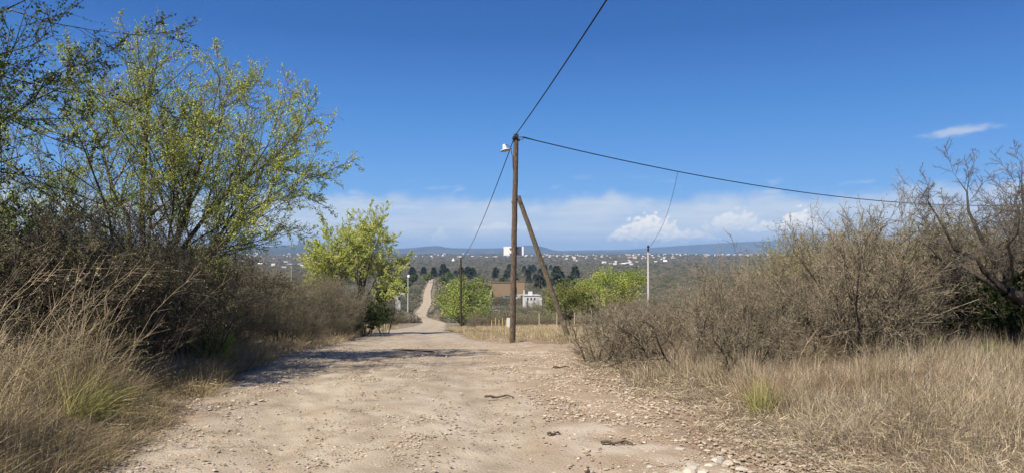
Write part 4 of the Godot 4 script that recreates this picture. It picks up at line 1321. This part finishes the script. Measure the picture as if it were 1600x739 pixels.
func grass() -> void:
	var straw := [Color(0.43, 0.355, 0.255), Color(0.36, 0.29, 0.205), Color(0.52, 0.445, 0.335), Color(0.25, 0.195, 0.135), Color(0.39, 0.33, 0.2), Color(0.17, 0.135, 0.095)]
	var dull := [Color(0.42, 0.325, 0.21), Color(0.32, 0.245, 0.155), Color(0.52, 0.415, 0.275), Color(0.22, 0.165, 0.105), Color(0.39, 0.33, 0.165)]
	# right verge
	for k in 4:
		var m := clump(42, [0.5, 0.4, 0.28, 0.4][k], [0.4, 0.55, 0.8, 0.6][k], [0.0019, 0.0022, 0.0024, 0.0022][k], straw if k < 3 else [Color(0.3, 0.2, 0.125), Color(0.24, 0.17, 0.11), Color(0.38, 0.28, 0.18)], Vector3(0.05, 0, 0), 0.16)
		var at := []; var tint := []
		while at.size() < [2300, 3400, 3600, 1100][k]:
			var d := rng.randf_range(3.6, 13.5)
			var s := rng.randf_range(2.1, 12.0)
			var x := road_x(d) + s
			if x > 0.8 * d + 1.0: continue
			if s < 2.9 + 0.55 * nz.get_noise_2d(d * 8.0, 500.0) + [0.35, 0.15, 0.0, 0.4][k]: continue
			if d > 10.5 and x < 1.2: continue
			var patch := nz.get_noise_2d(x * 9.0 + k * 31.0, d * 9.0 + 40.0)
			if patch < [-0.04, -0.16, -0.24, 0.08][k]: continue
			var sc := rng.randf_range(0.55, 1.1) * lerpf(0.5, 1.0, smoothstep(2.6, 4.4, s)) * lerpf(0.7, 1.1, smoothstep(6.0, 9.0, d)) * (0.8 + patch)
			at.append(Transform3D(Basis(Vector3.UP, rng.randf() * TAU).scaled(Vector3(1.15, sc, 1.15)), on(x, d)))
			var g := rng.randf_range(0.75, 1.2)
			tint.append(Color(g, g * rng.randf_range(0.95, 1.02), g * rng.randf_range(0.85, 1.1)))
		spread("dry_grass", m, M.grass, at, tint, ["tall straw-coloured dry grass on the right verge", "straw-coloured dry grass filling the right verge", "short trampled dry grass on the right verge", "reddish-brown dead grass in patches of the right verge"][k], "grass")
	# left verge: longer stems blown over towards the road
	for k in 3:
		var m := clump([30, 44, 44][k], [0.78, 0.52, 0.38][k], [0.55, 0.7, 0.9][k], 0.0021, dull, Vector3([0.22, 0.1, 0.0][k], 0, -0.05), 0.2)
		var at := []; var tint := []
		while at.size() < [900, 2000, 2600][k]:
			var d := rng.randf_range(3.2, 12.0)
			var s := -rng.randf_range(2.35, 7.0)
			var x := road_x(d) + s
			if x < -0.8 * d - 1.0: continue
			if -s < 2.42 + 0.45 * nz.get_noise_2d(d * 8.0, 700.0) + [0.6, 0.35, 0.0][k]: continue
			if d > 9.5 and -s > 3.4: continue
			var patch := nz.get_noise_2d(x * 9.0 + k * 31.0, d * 9.0 + 140.0)
			if patch < [-0.05, -0.14, -0.2][k]: continue
			var sc := rng.randf_range(0.6, 1.1) * (0.8 + patch)
			at.append(Transform3D(Basis(Vector3.UP, rng.randfn() * 1.9).scaled(Vector3(1, sc, 1)), on(x, d)))
			var g := rng.randf_range(0.7, 1.2)
			tint.append(Color(g, g, g * rng.randf_range(0.85, 1.1)))
		spread("dry_grass", m, M.grass, at, tint, ["long dry stems arching over the left verge", "brown dry grass leaning across the left verge", "short tangled dry grass at the left road edge"][k], "grass")
	for k in 2:
		var m := litter(90, 0.2, straw if k == 0 else dull)
		var at := []
		while at.size() < 1100:
			var d := rng.randf_range(3.4, 12.5)
			var s := rng.randf_range(2.5, 10.0) if k == 0 else -rng.randf_range(2.45, 5.5)
			var x := road_x(d) + s
			if absf(x) > 0.8 * d + 1.0: continue
			if absf(s) < 3.1 and nz.get_noise_2d(x * 12.0, d * 12.0) < 0.05: continue
			if k == 0 and d > 10.5 and x < 1.2: continue
			at.append(Transform3D(Basis(Vector3.UP, rng.randf() * TAU).scaled(Vector3.ONE * rng.randf_range(0.7, 1.2)), on(x, d)))
		spread("fallen_straw", m, M.grass, at, [], ["fallen straw matted on the right verge", "fallen straw matted on the left verge"][k], "straw")
	for k in 2:
		var m := weed(8, [1.12, 0.7][k], dull, Vector3([0.42, 0.1][k], 0, -0.05))
		var at := []
		while at.size() < [150, 45][k]:
			var d := rng.randf_range(4.2, 10.5)
			var s := -rng.randf_range(2.9, 6.2) if k == 0 else rng.randf_range(3.6, 9.0)
			var x := road_x(d) + s
			if absf(x) > 0.8 * d + 0.6: continue
			if k == 1 and d > 10.0: continue
			at.append(Transform3D(Basis(Vector3.UP, rng.randfn() * 1.0).scaled(Vector3.ONE * rng.randf_range(0.5, 1.15)), on(x, d)))
		spread("dead_stalks", m, M.grass, at, [], ["tall dead weed stalks bending over the left verge", "dead weed stalks standing in the right verge"][k], "weeds")
	var skirt := clump(40, 0.3, 0.9, 0.0026, dull, Vector3(0.1, 0, 0), 0.22)
	var at3 := []
	while at3.size() < 1100:
		var d := rng.randf_range(9.0, 38.0)
		var s := -rng.randf_range(2.4, 4.2)
		if -s < 2.6 + 0.4 * nz.get_noise_2d(d * 8.0, 700.0): continue
		at3.append(Transform3D(Basis(Vector3.UP, rng.randf() * TAU).scaled(Vector3(1.2, rng.randf_range(0.5, 1.3), 1.2)), on(road_x(d) + s, d)))
	spread("skirt_grass", skirt, M.grass, at3, [], "low dry grass along the foot of the left-hand hedge", "grass")
	# thin dry grass down the slope and about the pole
	var m2 := clump(34, 0.26, 0.8, 0.0034, dull + [Color(0.2, 0.2, 0.08), Color(0.42, 0.34, 0.22)], Vector3.ZERO, 0.24)
	var at2 := []; var tint2 := []
	while at2.size() < 5200:
		var d := 12.0 + 62.0 * pow(rng.randf(), 1.3)
		var u := rng.randf_range(-0.22, 0.16)
		var x := u * d
		var s := x - road_x(d)
		if absf(s) < 2.75: continue
		if nz.get_noise_2d(x * 5.0, d * 5.0 + 20.0) < 0.06: continue
		if x > -2.4 and d > 15.0 and d < 21.5 and absf(d - (16.9 + 0.45 * x)) < 1.5: continue
		if s > 0 and s < 4.6 and d < 26.0 and d > 12.0: continue
		var sc := rng.randf_range(0.4, 1.2) * (1.0 + d * 0.006)
		at2.append(Transform3D(Basis(Vector3.UP, rng.randf() * TAU).scaled(Vector3(sc * 1.3, sc, sc * 1.3)), on(x, d)))
		var g := rng.randf_range(0.7, 1.15)
		tint2.append(Color(g, g, g))
	spread("thin_grass", m2, M.grass, at2, tint2, "thin dry grass on the slope around the timber poles", "grass")
	# tufts one can tell apart
	for q in [[2.42, 6.9, 0.46, [Color(0.26, 0.25, 0.08), Color(0.33, 0.29, 0.12), Color(0.2, 0.22, 0.07)], "greenish-yellow grass tuft standing in the right verge", Vector3.ZERO, 1.0], [-3.75, 6.15, 0.62, [Color(0.33, 0.31, 0.10), Color(0.40, 0.35, 0.13), Color(0.25, 0.26, 0.08)], "yellow-green grass tuft leaning right in the left verge", Vector3(0.75, 0, -0.1), 1.1]]:
		var g := part("grass_tuft", clump(420, q[2] * q[6], 0.5, 0.003, q[3], q[5], 0.11), M.grass, self)
		g.position = on(q[0], q[1])
		tag(g, q[4], "grass tuft")
	var fern := {"kids": [9, 7, 6], "ang": 0.6, "ratio": 0.5, "wig": 0.15, "up": 0.05, "bark0": Color(0.1, 0.1, 0.04), "bark1": Color(0.14, 0.16, 0.05), "twig": 0.003, "leaves": 4.0, "leaf": 0.05, "broad": 0.1, "shades": [Color(0.24, 0.31, 0.08), Color(0.18, 0.25, 0.06), Color(0.29, 0.34, 0.1)], "stem": 0.012}
	for q in [[-4.15, 9.9, 0.6, "feathery fresh green bush at the edge of the left-hand hedge"], [5.65, 9.7, 0.42, "low fresh green plant at the foot of the right-hand thicket"], [6.35, 9.4, 0.36, "small fresh green plant below the bare twisted tree"]]:
		var mm := shrub_mesh(fern, 8, 0.95, 0.8)
		var t := plant("green_bush", mm, q[3], "bush", on(q[0], q[1]), rng.randf() * TAU)
		t.scale = Vector3.ONE * q[2]

# ------------------------------------------------------------------ gravel, stones, sticks
func pebble(jag: float) -> ArrayMesh:
	var b := B.new()
	var ring := []
	var rows := [[-0.55, 0.55], [0.0, 1.0], [0.5, 0.62]]
	for q in rows:
		var r := []
		for i in 6:
			var a := TAU * (i + rng.randf_range(-0.25, 0.25)) / 6
			var k: float = q[1] * rng.randf_range(1.0 - jag, 1.0 + jag)
			r.append(Vector3(cos(a) * k, q[0] + rng.randf_range(-0.12, 0.12), -sin(a) * k))
		ring.append(r)
	for j in 2:
		for i in 6:
			b.quad(ring[j][i], ring[j][(i + 1) % 6], ring[j + 1][(i + 1) % 6], ring[j + 1][i], Color.WHITE)
	for i in range(1, 5):
		b.tri(ring[2][0], ring[2][i], ring[2][i + 1], Color.WHITE)
	return b.mesh()

func rubble() -> void:
	var shades := [Color(0.50, 0.42, 0.32), Color(0.44, 0.35, 0.255), Color(0.57, 0.50, 0.40), Color(0.37, 0.285, 0.205)]
	for k in 3:
		var at := []; var tint := []
		var m := pebble(0.3)
		while at.size() < 30000:
			var d := 3.4 + 24.0 * pow(rng.randf(), 1.7)
			var s := rng.randf_range(-2.7, 3.6)
			var x := road_x(d) + s
			# loose stones gather along the edges and between the wheel tracks
			var dense := 0.12 + exp(-pow((s + 0.25) / 0.4, 2.0)) * 0.6 + smoothstep(1.2, 2.0, absf(s + 0.1)) * 0.75
			dense *= 0.35 + 1.3 * clampf(nz.get_noise_2d(x * 9.0 + 60.0, d * 7.0) + 0.35, 0, 1)
			if rng.randf() > dense: continue
			var sz := 0.004 + 0.011 * pow(rng.randf(), 3.4) * (1.4 if s > 1.2 else 1.0)
			var ba := Basis(Vector3.UP, rng.randf() * TAU) * Basis(Vector3(1, 0, 0), rng.randf_range(-0.5, 0.5))
			at.append(Transform3D(ba.scaled(Vector3(sz * rng.randf_range(0.9, 1.6), sz * rng.randf_range(0.5, 0.9), sz)), on(x, d, 0.022)))
			tint.append((shades[rng.randi() % 4] as Color) * rng.randf_range(0.8, 1.2))
		spread("gravel", m, M.stone, at, tint, ["fine pale gravel lying over the dirt road", "loose tan gravel scattered over the dirt road", "mixed brown gravel scattered over the dirt road"][k], "gravel")
	# stones one can pick out
	var forms := [pebble(0.22), pebble(0.3), pebble(0.36), pebble(0.26)]
	var put := func(x: float, d: float, sz: float, label: String, group: String) -> void:
		var o := part("stone", forms[rng.randi() % 4], M.pale[rng.randi() % 3], self)
		o.position = on(x, d, 0.02 + sz * 0.05)
		o.rotation = Vector3(rng.randf_range(-0.3, 0.3), rng.randf() * TAU, rng.randf_range(-0.3, 0.3))
		o.scale = Vector3(sz * rng.randf_range(0.9, 1.5), sz * rng.randf_range(0.5, 0.8), sz)
		tag(o, label, "stone", group)
	M.pale = []
	for q in [Color(0.53, 0.47, 0.37), Color(0.47, 0.39, 0.295), Color(0.57, 0.52, 0.44)]:
		var m := StandardMaterial3D.new()
		m.albedo_color = (q as Color).linear_to_srgb()
		m.roughness = 0.95
		m.albedo_texture = M.stone.albedo_texture
		m.uv1_triplanar = true
		m.uv1_scale = Vector3(0.4, 0.4, 0.4)
		M.pale.append(m)
	for i in 120:
		var d := 4.6 + 9.5 * rng.randf()
		var s := rng.randf_range(1.5, 3.1)
		put.call(road_x(d) + s, d, 0.01 + 0.03 * pow(rng.randf(), 3.0), "pale loose stone on the right-hand road edge", "pale stones of the right road edge")
	for i in 22:
		put.call(1.35 + rng.randfn() * 0.22, 5.15 + rng.randfn() * 0.16, rng.randf_range(0.025, 0.06), "pale stone in the little heap at the bottom right of the road", "stones of the little heap")
	for i in 45:
		var d := 4.4 + 7.0 * rng.randf()
		put.call(road_x(d) - rng.randf_range(1.6, 2.45), d, rng.randf_range(0.014, 0.032), "tan stone along the left-hand road edge", "stones of the left road edge")
	# sticks
	for q in [[-0.14, 7.85, 0.32, 0.02, "dark bent stick lying across the middle of the road"], [0.36, 6.15, 0.12, 0.25, "short dark scrap of bark on the right half of the road"], [0.86, 5.85, 0.26, -0.05, "straight brown stick lying nearest the camera on the right"], [0.72, 10.4, 0.25, 0.1, "grey stick lying near the right-hand grass"]]:
		var b := B.new()
		var pts := PackedVector3Array()
		for i in 6:
			pts.append(Vector3((i / 5.0 - 0.5) * q[2], 0.012 + 0.01 * sin(i * 2.1), sin(i * 1.3) * 0.02 * q[2] / 0.3))
		b.tube(pts, 0.013, 0.008, 6, Color(0.075, 0.055, 0.04), Color(0.11, 0.08, 0.06))
		b.spike(pts[3], pts[3] + Vector3(0.05, 0.03, 0.03), 0.006, Color(0.075, 0.055, 0.04))
		var o := part("stick", b.mesh(), M.bark, self)
		o.position = on(q[0], q[1], 0.028)
		o.rotation.y = q[3]
		tag(o, q[4], "stick")
	for q in [[-4.55, 50.0, 0.28, "dark rock at the right road edge where the road drops away"], [-1.35, 9.9, 0.022, "small dark stone alone on the smooth middle of the road"]]:
		var o := part("rock", forms[2], M.dark_rock, self)
		o.position = on(q[0], q[1], 0.05)
		o.scale = Vector3(q[2] * 1.6, q[2] * 0.7, q[2])
		tag(o, q[3], "stone")
